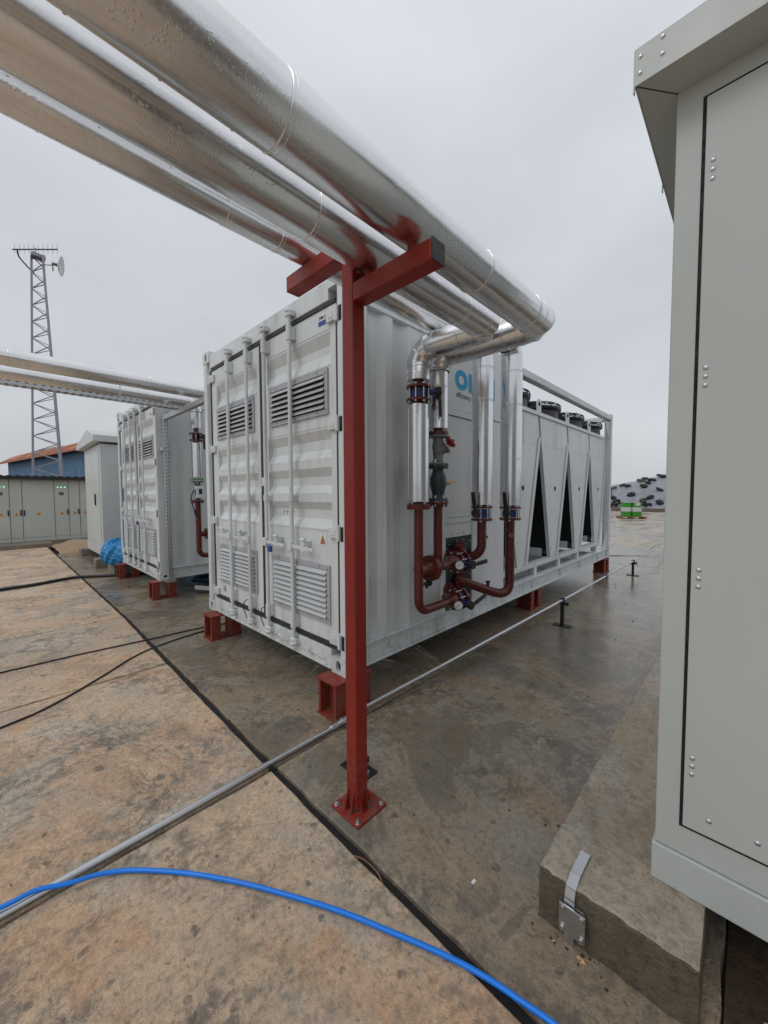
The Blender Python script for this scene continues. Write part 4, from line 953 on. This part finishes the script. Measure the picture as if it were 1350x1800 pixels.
for y in (-1.681, -1.619):
    for z in (.064, .136): m = MB(); m.cyl((-.352, y, z), (-.379, y, z), .0045, seg=8); m.cyl((-.379, y, z), (-.386, y, z), .0085, seg=6); m.build('clamp_bolt', 'bolt', es)

cb = thing('electrical_cabinet', 'tall pale green steel cabinet at the right edge, with a riveted door and overhanging roof', 'cabinet', (-.1, -1.84, .2))
CX, CY, CY2, CXB = -.1, -1.84, -3.6, 1.5
m = MB(); m.box(CX - .008, CXB, CY2, CY + .008, .201, .333); m.build('base', 'cabinet', cb, .004)
m = MB(); m.box(CX, CXB, CY2, CY, .336, 2.93); m.build('body', 'cabinet', cb, .004)
gy0, gz0, gz1 = -1.908, .437, 2.842
m = MB(); m.box(CX - .0012, CX, CY2 + .08, gy0 + .001, gz0 - .001, gz1 + .001); m.build('door_gap', 'dark', cb)
m = MB(); m.box(CX - .010, CX - .0014, CY2 + .1, gy0 - .009, gz0 + .010, gz1 - .010); dr = m.build('door', 'cabinet', cb, .003)
r0 = None
for (y, z) in [(-1.937, zc + q * .028) for zc in (.666, 1.306, 1.962, 2.602) for q in (-1, 0, 1)] + [(-1.985, .502), (-2.10, .502), (-2.4, .502)]:
    if r0 is None:
        m = MB(); m.lathe((CX - .0135, y, z), (1, 0, 0), [(0, .0), (.0, .0035), (.0018, .0066), (.0036, .0078)], 14); m.cyl((CX - .0139, y, z), (CX - .0133, y, z), .002, seg=6); r0 = m.build('rivet', 'galv', dr); ry, rz = y, z
    else: shift(r0, (0, y - ry, z - rz))
# roof: front fascia, side fascia, sloping soffits, notch
rf = MB(); FX, FY = -.222, -1.742
rf.box(FX, FX + .004, CY2 - .1, FY, 2.902, 3.015)
rf.box(FX + .004, 1.6, FY - .004, FY, 2.902, 3.013)
rf.add([(FX, FY, 3.015), (1.6, FY, 3.015), (1.6, CY2 - .1, 3.05), (FX, CY2 - .1, 3.02)], [(0, 1, 2, 3)])
roof = rf.build('roof', 'cabinet', cb, .001)
m = MB(); m.add([(FX + .004, FY - .004, 2.904), (FX + .004, CY2 - .1, 2.904), (CX - .001, CY2 - .1, 2.90), (CX - .001, CY + .001, 2.90)], [(0, 1, 2, 3)])
m.add([(FX + .004, CY2, 2.903), (FX + .004, CY2, 2.903), (FX + .03, CY2, 2.903)], [(0, 1, 2)])
m.build('front_soffit', 'cabinet', roof, 0, fix=False)
m = MB(); m.add([(FX + .0045, FY - .0045, 2.9035), (CX - .0005, CY + .0005, 2.899), (1.5, CY + .0005, 2.899), (1.5, FY - .0045, 2.9035)], [(0, 1, 2, 3)]); m.build('side_soffit', 'cabinet', roof, 0, fix=False)
m = MB(); m.box(FX + .001, FX + .012, FY - .0002, FY + .0035, 2.885, 3.014); m.box(.33, .345, FY, FY + .003, 2.88, 3.014); m.build('roof_clip', 'cabinet', roof)
m = MB(); m.bar((FX + .006, FY - .006, 2.9020), (CX, CY, 2.8985), .002, .001); m.build('mitre_joint', 'dark', roof)
for (y, z) in ((-1.757, 2.985), (-1.757, 2.935), (-1.815, 3.0), (-1.815, 2.95) , (-2.3, 2.985), (-2.3, 2.935)):
    m = MB(); m.lathe((FX - .004, y, z), (1, 0, 0), [(0, 0), (0, .0035), (.002, .0065), (.004, .0078)], 12); m.build('rivet', 'galv', roof)

# ------------------------------------------------------------------ second container surroundings
sp_ = thing('strut_frame', 'galvanised perforated strut post and cross beam beside the smaller looking container', 'support frame', (.14, 4.28, 0))
def slotted(a, b, w, d, face, side, name='strut', mat='galv', n=40, par=None):
    """C-channel from a to b; slots on faces are dark insets"""
    m = MB(); m.bar(a, b, w, d, face); s = m.build(name, mat, par, .003)
    a, b = Vector(a), Vector(b); ax = (b - a).normalized(); f = Vector(face).normalized(); sd = ax.cross(f).normalized(); q = MB()
    for i in range(n):
        c = a + (b - a) * (i + .5) / n; l = (b - a).length / n * .42
        for off, t_ in ((f * (d / 2 + .0008), sd), (-f * (d / 2 + .0008), sd), (sd * (w / 2 + .0008), f), (-sd * (w / 2 + .0008), f)):
            for e_ in (-.22, .22):
                cc = c + off + t_ * e_ * w + ax * (l * .3 if e_ > 0 else -l * .3); u, v_ = ax * l / 2, t_ * .0045; q.add([cc - u - v_, cc + u - v_, cc + u + v_, cc - u + v_], [(0, 1, 2, 3)])
    tag(q.build('slot_row', 'dark', s, fix=False), None, None, None, 'stuff'); return s
slotted((.125, 4.27, .33), (.125, 4.27, 2.70), .09, .055, (1, 0, 0), None, 'strut_post', n=44, par=sp_)
slotted((.125, 4.36, 2.735), (.125, 2.46, 2.735), .06, .065, (0, 0, 1), None, 'strut_beam', n=30, par=sp_)
m = MB(); m.box(.07, .19, 4.20, 4.38, .27, .33); m.build('strut_foot', 'galv', sp_)
m = MB(); m.box(.07, .19, 4.23, 4.395, 2.25, 2.30); m.build('strut_bracket', 'galv', sp_)
tr = thing('cable_tray', 'galvanised perforated tray hanging under the pipes on the left', 'cable tray', (-2, 3.72, 2.8))
slotted((-7.5, 3.70, 2.795), (.15, 3.70, 2.795), .09, .045, (0, 0, 1), None, 'tray_rail', n=110, par=tr)
for x in (-4.4, -3.1, -1.83, -.55): m = MB(); m.cyl((x, 3.66, 2.77), (x, 3.66, 3.0), .006, seg=6); m.cyl((x, 3.66, 2.755), (x, 3.66, 2.772), .014, seg=6); m.build('threaded_rod', 'galv', tr)
pa = thing('insulated_pipe', 'clad pipe at far left, the upper of the pair above the perforated tray', 'pipe', (-2, 3.4, 3.0), 'aluminium clad pipes behind on the left')
run(pa, (-7.5, 3.42, 2.995), (1.2, 3.42, 2.995), .088, [1.3, 2.5, 3.7, 4.9, 5.95, 7.2], 'clad')
pb = thing('insulated_pipe', 'clad pipe at far left, the lower of the pair, just above the tray', 'pipe', (-2, 4.08, 2.99), 'aluminium clad pipes behind on the left')
run(pb, (-7.5, 4.08, 2.99), (.36, 4.08, 2.99), .092, [1.0, 2.2, 3.4, 4.6, 5.7, 7.0], 'clad')
elbow(pb, corner((.50, 4.08, 2.99), (1, 0, 0), (0, 0, -1), .14), .085, 'cladv')
run(pb, (.50, 4.09, 2.85), (.50, 4.09, 2.60), .075, [.1], 'cladv')
rp = thing('red_pipe_loop', 'dark red pipe with white flow sensor beside the smaller looking container', 'pipework', (.5, 4.1, 1.5), 'dark red pipework on the container side')
m = MB(); m.cyl((.5, 4.09, 2.66), (.5, 4.09, 2.36), .034, seg=14); m.build('pipe', 'redpipe', rp)
flange(rp, (.5, 4.09, 2.52), (0, 0, 1), .10, .018, bolts=False); flange(rp, (.5, 4.09, 2.42), (0, 0, 1), .10, .018, bolts=False); wafer(rp, (.5, 4.09, 2.47), (0, 0, 1), .095, .06, ((.55, 3.97, 2.47), (.56, 3.97, 2.28)), 'blackm')
m = MB(); m.cyl((.5, 4.09, 2.38), (.5, 4.09, 1.86), .073, seg=24); m.build('cladding_section', 'cladv', rp)
flange(rp, (.5, 4.09, 1.83), (0, 0, 1), .09, .016, 'green'); flange(rp, (.5, 4.09, 1.79), (0, 0, 1), .09, .016, 'greycast')
m = MB(); m.cyl((.5, 4.09, 1.79), (.5, 4.09, 1.50), .04, seg=14); m.build('meter_tube', 'greycast', rp)
m = MB(); m.box(.44, .56, 3.99, 4.06, 1.54, 1.72); s_ = m.build('flow_sensor', 'sticker', rp, .01)
m = MB(); m.box(.435, .4395, 4.0, 4.03, 1.58, 1.68); m.box(.48, .53, 3.985, 3.9895, 1.6, 1.68); m.build('sensor_display', 'ink', s_)
m = MB(); m.tube(smooth([(.43, 4.05, 1.66), (.38, 4.03, 1.55), (.40, 4.03, 1.42), (.42, 4.0, 1.34)], 5), .008, 6); m.cyl((.42, 4.0, 1.36), (.44, 4.0, 1.27), .02, seg=8); m.build('sensor_cable', 'black', rp)
flange(rp, (.5, 4.09, 1.49), (0, 0, 1), .09, .018)
m = MB(); m.tube([(.5, 4.09, 1.49), (.5, 4.09, .75)] + bend((.5, 4.09, .64), (0, 0, -1), (1, 0, 0), .10) + [(1.2, 4.09, .64)], .038, 16); m.build('pipe', 'redpipe', rp)
m = MB(); m.cyl((.5, 4.09, .98), (.62, 4.09, .98), .04, seg=14); m.cyl((.60, 4.09, .98), (.64, 4.09, .98), .085, seg=18); m.build('tee_branch', 'redpipe', rp)

def crumple(m, c, s_, seed, seg=26, rings=18, amp=.16):
    rnd = random.Random(seed); c = Vector(c); ph = [(rnd.uniform(0, 6.28), rnd.randint(2, 7), rnd.randint(1, 5), rnd.uniform(.3, 1)) for _ in range(9)]
    v = []
    for i in range(rings + 1):
        th = math.pi * i / rings
        for j in range(seg):
            a = 2 * math.pi * j / seg; k = 1 + amp * sum(w * abs(math.sin(n1 * a + n2 * th + p_)) for p_, n1, n2, w in ph) / 5 - amp * .6 + rnd.uniform(-.02, .02)
            q = Vector((math.sin(th) * math.cos(a) * s_[0], math.sin(th) * math.sin(a) * s_[1], math.cos(th) * s_[2])) * k; q.z = max(q.z, -s_[2] * .75); v.append(c + q)
    return m.add(v, [(i * seg + j, i * seg + (j + 1) % seg, (i + 1) * seg + (j + 1) % seg, (i + 1) * seg + j) for i in range(rings) for j in range(seg)])
m = MB(); crumple(m, (.05, 7.28, .40), (.26, .46, .27), 3, 44, 30, .42)
solo(m, 'tarpaulin_bundle', 'tarpaulin' if False else 'tarpblue', 'crumpled bright blue tarpaulin bundle left of the smaller looking container', 'tarpaulin', (-.02, 7.35, .2))
m = MB(); crumple(m, (1.6, 4.9, .12), (.9, .5, .16), 9)
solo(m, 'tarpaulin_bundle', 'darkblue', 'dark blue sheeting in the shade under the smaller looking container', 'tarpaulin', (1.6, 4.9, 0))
m = MB(); m.bar((.55, 4.35, .09), (1.0, 3.95, .03), .14, .03); m.bar((.5, 4.32, .11), (.95, 3.92, .05), .02, .06)
solo(m, 'metal_offcut', 'galv', 'leftover metal channel lying under the near side of the smaller looking container', 'metal offcut', (.7, 4.2, 0))

# third cabinet, blocks
cb3 = thing('electrical_cabinet', 'pale grey steel cabinet with a gabled lid standing on concrete blocks, left of the containers', 'cabinet', (0, 8.4, .2))
m = MB(); m.box(-.006, 1.3, 8.39, 10.42, .201, .42); m.build('base', 'cabinet3', cb3, .004)
m = MB(); m.box(0, 1.29, 8.396, 10.41, .423, 2.74); m.build('body', 'cabinet3', cb3, .006)
m = MB(); m.box(-.010, -.0005, 8.56, 10.30, .47, 2.62); m.build('door', 'cabinet3', cb3, .003)
m = MB(); m.box(-.035, -.0105, 9.0, 9.06, 1.35, 1.62); m.build('handle', 'black', cb3, .006)
m = MB(); m.box(.1, 1.2, 8.389, 8.3955, .5, 2.6); m.build('side_panel', 'cabinet3', cb3, .003)
m = MB()
gp = [(8.28, 2.78), (8.28, 2.92), (9.0, 3.10), (10.56, 2.86), (10.56, 2.74)]
m.prism(gp, lambda a, b, x: (x, a, b), -.14, 1.45); m.build('roof', 'cabinet3', cb3, .01)
for (x0, x1, y0, y1, l) in ((-.2, .7, 8.10, 8.42, 'short concrete block under the near corner of the grey gabled cabinet'), (-.16, .5, 10.3, 10.7, 'concrete block under the far corner of the grey gabled cabinet'), (-.05, .9, 7.15, 7.75, 'low concrete block carrying the bright blue bundle')):
    m = MB(); m.box(x0, x1, y0, y1, -.02, .199); solo(m, 'concrete_block', 'curb', l, 'block', ((x0 + x1) / 2, (y0 + y1) / 2, 0), 'concrete blocks by the grey gabled cabinet', .015)

# sand heap, curb
m = MB(); n1, n2 = 26, 20; vs = []
for j in range(n2 + 1):
    for i in range(n1 + 1):
        u, v_ = i / n1, j / n2; x = -.48 + 2.0 * u; y = 11.3 + 2.9 * v_; h_ = .22 * math.sin(math.pi * min(1, u * 1.05 + .02)) ** .6 * math.sin(math.pi * v_) ** .6 * (1 + .35 * math.sin(u * 17 + v_ * 7) * math.sin(v_ * 13)); vs.append((x, y, -.01 + max(0, h_) + random.uniform(-.012, .012)))
m.add(vs, [(j * (n1 + 1) + i, j * (n1 + 1) + i + 1, (j + 1) * (n1 + 1) + i + 1, (j + 1) * (n1 + 1) + i) for j in range(n2) for i in range(n1)], True)
tag(m.build('sand_heap', 'sand', None, 0, (0, 12.5, 0)), 'low heap of brown sand in front of the row of electrical cabinets', 'sand heap')
m = MB(); m.box(-10, -.45, 13.55, 14.15, -.09, .13); solo(m, 'concrete_curb', 'curb', 'low concrete curb in front of the row of electrical cabinets', 'curb', (-3, 13.8, 0), None, .015)
m = MB(); m.box(-10, 4, 14.2, 17, -.1, .12); struct(m, 'cabinet_base_slab', 'curb')

# row of switchgear cabinets
ex = [-4.2, -3.83, -3.54, -2.77, -2.40, -1.61 - .12, -1.33, -1.045, -.275, .095, .385, 1.15]
def bay(x0, x1, kind, label):
    b = thing('switchgear_cabinet', label, 'cabinet', ((x0 + x1) / 2, 14.5, .12), 'pale green switchgear cabinets in a row')
    m = MB(); m.box(x0 + .004, x1 - .004, 14.5, 15.2, .122, 2.10); m.build('body', 'switch', b)
    m = MB(); m.box(x0 + .012, x1 - .012, 14.485, 14.499, .25, 2.07); m.build('door', 'switch', b, .004)
    m = MB(); m.box(x0 + .004, x1 - .004, 14.492, 14.499, .125, .235); m.build('plinth_strip', 'switch', b)
    cx_ = (x0 + x1) / 2
    m = MB(); m.quad((cx_ - .06, 14.480, .96), (cx_ + .06, 14.480, .96), (cx_, 14.480, 1.06)); m.build('warning_sign', 'yellow', b, fix=False)
    m = MB(); m.quad((cx_ - .015, 14.476, .975), (cx_ + .015, 14.476, .975), (cx_, 14.476, 1.03)); m.build('sign_symbol', 'ink', b, fix=False)
    if kind != 'wide':
        m = MB(); m.box(x1 - .055, x1 - .02, 14.46, 14.484, .95, 1.13); m.build('handle', 'black', b, .004)
    elif True:
        m = MB(); m.box(x0 + .02, x0 + .055, 14.46, 14.484, .95, 1.13); m.build('handle', 'black', b, .004)
    if kind == 'led':
        for q in (-.09, 0, .09):
            m = MB(); m.lathe((cx_ + q, 14.484, 1.86), (0, -1, 0), [(0, .016), (.012, .014), (.016, .0)], 10); m.build('indicator_lamp', 'led', b)
        m = MB(); m.box(cx_ - .055, cx_ + .055, 14.477, 14.484, 1.60, 1.70); k = m.build('display', 'glass', b); m = MB(); m.box(cx_ - .04, cx_ + .04, 14.4745, 14.4765, 1.635, 1.685); m.build('display_screen', 'greycast', k)
bay(ex[4], -1.73, 'wide', 'wide pale green cabinet cut by the left edge of the picture'); bay(-1.73, -1.33, 'led', 'pale green cabinet with green lamps and display at the left edge of the picture')
bay(-1.33, -1.045, 'slim', 'narrow pale green cabinet left of the widest cabinet door')
bay(-1.045, -.275, 'wide', 'widest pale green cabinet door in the row, centre of the row in view')
bay(-.275, .095, 'led', 'pale green cabinet with three green lamps and a small display, right of the widest door')
bay(.095, .385, 'slim', 'narrow pale green cabinet second from the right end of the row')
bay(.385, .67, 'slim', 'pale green cabinet partly hidden behind the grey gabled cabinet')
m = MB(); pr = []; x = -6.0
while x < 2.6: pr += [(x, 2.20), (x + .05, 2.225), (x + .11, 2.225), (x + .16, 2.20)]; x += .2
m.prism(pr + [(x, 2.10), (-6.0, 2.10)], lambda a, b, y: (a, y, b), 14.28, 15.5)
solo(m, 'cabinet_canopy', 'blackroof', 'black corrugated canopy over the row of pale green cabinets', 'canopy', (-1, 14.8, 2.1))

# lattice tower
tw = thing('lattice_tower', 'tall tapering steel lattice tower behind the row of cabinets', 'tower', (0, 19.4, 0))
base = [Vector((-.53, 19.82, 0)), Vector((.44, 18.93, 0)), Vector((.60, 19.95, 0))]; top = [Vector((-.16, 20.05, 11.65)), Vector((.17, 19.72, 11.65)), Vector((.20, 20.08, 11.65))]
top = [v + Vector((-.01, -.12, 0)) for v in top]
for a, b in zip(base, top): m = MB(); m.bar(a, b, .075, .075); m.build('leg', 'tower', tw)
nb = 17
lev = [1 - (1 - i / nb) ** 1.0 for i in range(nb + 1)]
for (i, j) in ((0, 1), (1, 2), (0, 2)):
    for k in range(nb):
        t0, t1 = lev[k], lev[k + 1]; a0 = base[i].lerp(top[i], t0); b1 = base[j].lerp(top[j], t1); b0 = base[j].lerp(top[j], t0); a1 = base[i].lerp(top[i], t1)
        m = MB(); m.bar(a1, base[j].lerp(top[j], (t0 + t1) / 2), .03, .03); m.build('brace', 'tower', tw)
        m = MB(); m.bar(base[j].lerp(top[j], (t0 + t1) / 2), a0, .03, .03); m.build('brace', 'tower', tw)
m = MB(); m.box(-.2, .25, 19.6, 20.0, 11.55, 11.68); m.bar((-.05, 19.8, 11.6), (-.05, 19.8, 11.95), .05, .05); m.build('head_frame', 'tower', tw)
an = thing('antenna', 'black rod antenna with thin cross elements on top of the lattice tower', 'antenna', (0, 19.9, 11.9))
d_ = Vector((.70, -.71, 0)); o_ = Vector((-.05, 19.9, 11.93))
m = MB(); m.bar(o_ - d_ * .95, o_ + d_ * .95, .035, .035); m.build('boom', 'blackm', an)
for k in range(10):
    c_ = o_ + d_ * (-.85 + k * .198); m = MB(); m.cyl(c_ + Vector((0, 0, -.16 - .02 * (k > 5))), c_ + Vector((0, 0, .2)), .008, seg=5); m.build('element', 'tower', an)
m = MB(); m.tube(smooth([o_ - d_ * .75, o_ - d_ * .68 - Vector((0, 0, .3)), o_ - d_ * .35 - Vector((0, 0, .7)), o_ - d_ * .1 - Vector((0, 0, .95))], 5), .03, 8); m.build('feed_cable', 'black', an)
ds = thing('satellite_dish', 'round white dish on a bracket near the top of the lattice tower', 'dish', (.6, 19.3, 11.25))
f_ = Vector((.93, -.30, -.12)).normalized(); cc = Vector((.62, 19.16, 11.25))
m = MB(); m.lathe(cc, f_, [(-.0, .0), (.01, .12), (.04, .24), (.10, .38), (.085, .39), (.015, .25), (-.02, .12), (-.03, 0)], 24); m.build('reflector', 'dial', ds)
m = MB(); m.cyl(cc, cc - f_ * .22, .07, .05, seg=12); m.bar(cc - f_ * .2, cc - f_ * .2 - Vector((0, 0, .3)), .04, .04); m.build('mount', 'greycast', ds)
m = MB(); m.tube(smooth([cc - f_ * .2 - Vector((0, 0, .05)), cc - f_ * .35 - Vector((0, 0, .12)), Vector((.18, 19.6, 11.3))], 5), .02, 6); m.build('bracket', 'tower', ds)

# blue building with an orange roof
bl = thing('blue_building', 'low blue building with an orange sheet roof beyond the lattice tower', 'building', (1, 40, 0))
a, b = Vector((-.40, 53, 0)), Vector((3.3, 32.0, 0)); d_ = (b - a).normalized(); nrm = Vector((-d_.y, d_.x, 0)) * 1
if nrm.x < 0: nrm = -nrm
def hz_(p): return 4.98
m = MB(); e1 = b + d_ * 6
m.add([a, e1, e1 + nrm * 10, a + nrm * 10] + [p + Vector((0, 0, 5.05)) for p in (a, e1, e1 + nrm * 10, a + nrm * 10)], [(0, 1, 5, 4), (1, 2, 6, 5), (2, 3, 7, 6), (3, 0, 4, 7)]); m.build('wall', 'bluewall', bl)
m = MB(); Ln = (e1 - a).length; n = 60
lo = Vector((0, 0, 4.95)) - nrm * .5; hi = Vector((0, 0, 5.75)) + nrm * .8
rt = []
for k in range(n):
    s0 = a - d_ * .6 + d_ * (Ln + 1.2) * k / n; s1 = a - d_ * .6 + d_ * (Ln + 1.2) * (k + .86) / n; rz_ = random.uniform(-.03, .03)
    m = MB(); up = Vector((0, 0, .06 + rz_)); m.add([s0 + lo, s1 + lo, s1 + hi + up, s0 + hi + up, s0 + lo + up, s1 + lo + up], [(0, 1, 2, 3), (0, 1, 5, 4), (4, 5, 2, 3)]); m.build('roof_sheet', 'rooftile', bl, fix=False)
m = MB(); m.add([a - d_ * .6 + lo - Vector((0, 0, .02)), e1 + lo - Vector((0, 0, .02)), e1 + hi, a - d_ * .6 + hi, a + nrm * 10 + Vector((0, 0, 5)), e1 + nrm * 10 + Vector((0, 0, 5))], [(0, 1, 2, 3), (3, 2, 5, 4)]); m.build('roof_deck', 'rooftile', bl, fix=False)
m = MB(); m.bar(a - d_ * .6 + lo - Vector((0, 0, .06)), e1 + lo - Vector((0, 0, .06)), .12, .14); m.build('gutter', 'rooftile', bl)

# ------------------------------------------------------------------ tyre-weighted sheet heap, drums
RP = [(-60, 4.6), (-5, 3.9), (4.2, 3.29), (5.8, 3.0), (6.7, 2.75), (8.5, 2.44), (12, 1.9), (40, 1.5)]
def ridge(y):
    if y <= RP[0][0]: return RP[0][1]
    for (a_, b_), (c_, d__) in zip(RP, RP[1:]):
        if y <= c_: return b_ + (d__ - b_) * max(0, y - a_) / (c_ - a_)
    return 1.5
def hh(x, y):
    t_ = min(1, max(0, (x - 37.5) / 7.5)); return .12 + (ridge(y) - .12) * math.sin(t_ * math.pi / 2) - (max(0, x - 46) * .12)
m = MB(); nx3, ny3 = 40, 130; vs = []
for j in range(ny3 + 1):
    for i in range(nx3 + 1):
        x = 37.5 + 14 * i / nx3; y = -45 + 75 * j / ny3; vs.append((x, y, hh(x, y) + (.05 * math.sin(y * 2.3 + x) * math.sin(x * 1.7) + random.uniform(-.025, .025) if i else -.1)))
m.add(vs, [(j * (nx3 + 1) + i, j * (nx3 + 1) + i + 1, (j + 1) * (nx3 + 1) + i + 1, (j + 1) * (nx3 + 1) + i) for j in range(ny3) for i in range(nx3)], True)
tag(m.build('covered_heap', 'sheet', None, 0, (40, 4, 0)), 'long heap under grey plastic sheeting weighted with old tyres, on the right', 'covered heap')
m = MB(); vs = []
for j in range(121):
    y = -40 + 65 * j / 120
    for i, (dx, dz) in enumerate(((-1.3, -.03), (-.7, .14), (0, .24), (.5, .22), (1.1, .0))): vs.append((37.3 + dx + random.uniform(-.15, .15), y, dz + (random.uniform(-.05, .06) if 0 < i < 4 else -.03)))
m.add(vs, [(j * 5 + i, j * 5 + i + 1, (j + 1) * 5 + i + 1, (j + 1) * 5 + i) for j in range(120) for i in range(4)]); struct(m, 'earth_bank', 'soil')
T = [(41.61, 7.84), (42.26, 7.19), (41.73, 6.63), (42.7, 5.71), (43.28, 5.5), (42.19, 4.74), (41.6, 4.94), (40.99, 5.16), (43.86, 4.33), (43.15, 3.96), (40.1, 3.8), (39.63, 5.92), (39.02, 4.38), (38.63, 4.82), (39.32, 7.33), (38.56, 6.87), (37.95, 6.94), (38.1, 6.5), (38.29, 3.52), (37.95, 4.32), (38.15, 4.62), (39.29, 8.22), (38.28, 7.96), (38.9, 8.6), (40.4, 8.0), (41.0, 8.9), (38.0, 7.4), (40.6, 2.4), (39, 2), (42.2, 2.2)]
dsc = ['topmost left', 'on the skyline', 'just below the skyline', 'pale mud caked, on the ridge', 'high on the ridge', 'upper middle right', 'middle of the upper slope', 'large, in the middle of the slope', 'high, half behind the cabinet edge', 'by the cabinet edge near the top', 'right, halfway up the slope', 'alone in the middle of the sheet', 'right of the pale muddy one, lower slope', 'pale muddy, above the green drums', 'left, lower slope beside the container post', 'left of the green drums, second row', 'left of the green drums, at the foot', 'left foot of the heap near the drums', 'lower right by the cabinet edge', 'right of the green drums, at the foot', 'just behind the right green drum', 'seen through the gap beside the far container post', 'at the foot, seen beside the far container post', 'low, behind the container frame', 'mid slope, behind the container frame', 'high, behind the container frame', 'at the very foot, left of the drums', 'hidden right part, upper slope', 'hidden right part, lower slope', 'hidden right part, ridge']
m = MB(); m.lathe((0, 0, 0), (0, 0, 1), [(-.10, .19), (-.12, .24), (-.12, .33), (-.09, .375), (-.03, .385), (.03, .385), (.09, .375), (.12, .33), (.12, .24), (.10, .19), (0, .21), (-.10, .19)], 22)
for k in range(22):
    a_ = k * 6.283 / 22; m.bar((.386 * math.cos(a_), .386 * math.sin(a_), -.08), (.386 * math.cos(a_ + .06), .386 * math.sin(a_ + .06), .08), .03, .012, (math.cos(a_), math.sin(a_), 0))
ty = m.build('tyre', 'tyre', None, 0, (0, 0, 0)); tym = ty.data; ty['kind_'] = 0; del ty['kind_']; tym2 = tym.copy(); tym2.materials.clear(); tym2.materials.append(M['tyrebrown'])
for k, (x, y) in enumerate(T[:27]):
    o = ty if k == 0 else ty.copy()
    if k: col.objects.link(o)
    o.data = tym2 if k in (3, 13, 0) else tym
    sl = math.atan2(hh(x + .2, y) - hh(x - .2, y), .4); o.location = (x, y, hh(x, y) + .10); o.rotation_euler = (random.uniform(-.08, .08), -sl + random.uniform(-.08, .08), random.uniform(0, 6))
    s_ = random.uniform(.72, .95); o.scale = (s_, s_, s_ * random.uniform(.9, 1.2)); tag(o, ('old muddy tyre ' if k in (3, 13, 0) else 'old black tyre ') + 'on the grey sheet, ' + dsc[k], 'tyre', 'old tyres weighting the sheet heap')
pal = thing('pallet', 'wooden pallet on the wet concrete with two green drums', 'pallet', (25.9, 3.2, 0))
u_ = Vector((.42, -.9075, 0)).normalized(); w_ = Vector((.9075, .42, 0)); C_ = Vector((25.9, 3.25, 0))
for k in range(5):
    m = MB(); cc = C_ + w_ * (-.48 + .24 * k); m.bar(cc - u_ * .72 + Vector((0, 0, .115)), cc + u_ * .72 + Vector((0, 0, .115)), .12, .025); m.build('board', 'wood', pal)
for q in (-.62, 0, .62): m = MB(); m.bar(C_ + u_ * q - w_ * .55 + Vector((0, 0, .05)), C_ + u_ * q + w_ * .55 + Vector((0, 0, .05)), .12, .10); m.build('bearer', 'wood', pal)
for sgn, l in ((-1, 'left green drum with a white middle band, standing on the pallet'), (1, 'right green drum with white middle band and white patch, standing on the pallet')):
    c_ = C_ + u_ * sgn * .27; dm = thing('green_drum', l, 'drum', (c_.x, c_.y, .13), 'green and white drums on the pallet')
    def cubo(z0, z1, mat, nm, r=.262):
        m = MB(); v = []
        for z in (z0, z1):
            for k in range(24):
                a_ = 6.283 * k / 24; ca, sa = math.cos(a_), math.sin(a_); kk = r / (abs(ca) ** 4 + abs(sa) ** 4) ** .25; v.append(c_ + u_ * ca * kk + w_ * sa * kk + Vector((0, 0, z)))
        m.add(v, [(i, (i + 1) % 24, 24 + (i + 1) % 24, 24 + i) for i in range(24)] + [tuple(range(24)), tuple(range(24, 48))], [False] * 26); return m.build(nm, mat, dm, 0)
    cubo(.13, .43, 'green', 'body'); cubo(.432, .70, 'drumwhite', 'label_band', .265); cubo(.702, .98, 'green', 'body')
    m = MB(); m.cyl(c_ + Vector((0, 0, .98)), c_ + Vector((0, 0, 1.01)), .14, seg=16); m.build('lid', 'drumwhite', dm)
    if sgn == 1: m = MB(); q = c_ - w_ * .268; m.add([q - u_ * .12 + Vector((0, 0, .80)), q + u_ * .14 + Vector((0, 0, .80)), q + u_ * .14 + Vector((0, 0, .975)), q - u_ * .12 + Vector((0, 0, .975))], [(0, 1, 2, 3)]); m.build('white_patch', 'drumwhite', dm, fix=False)
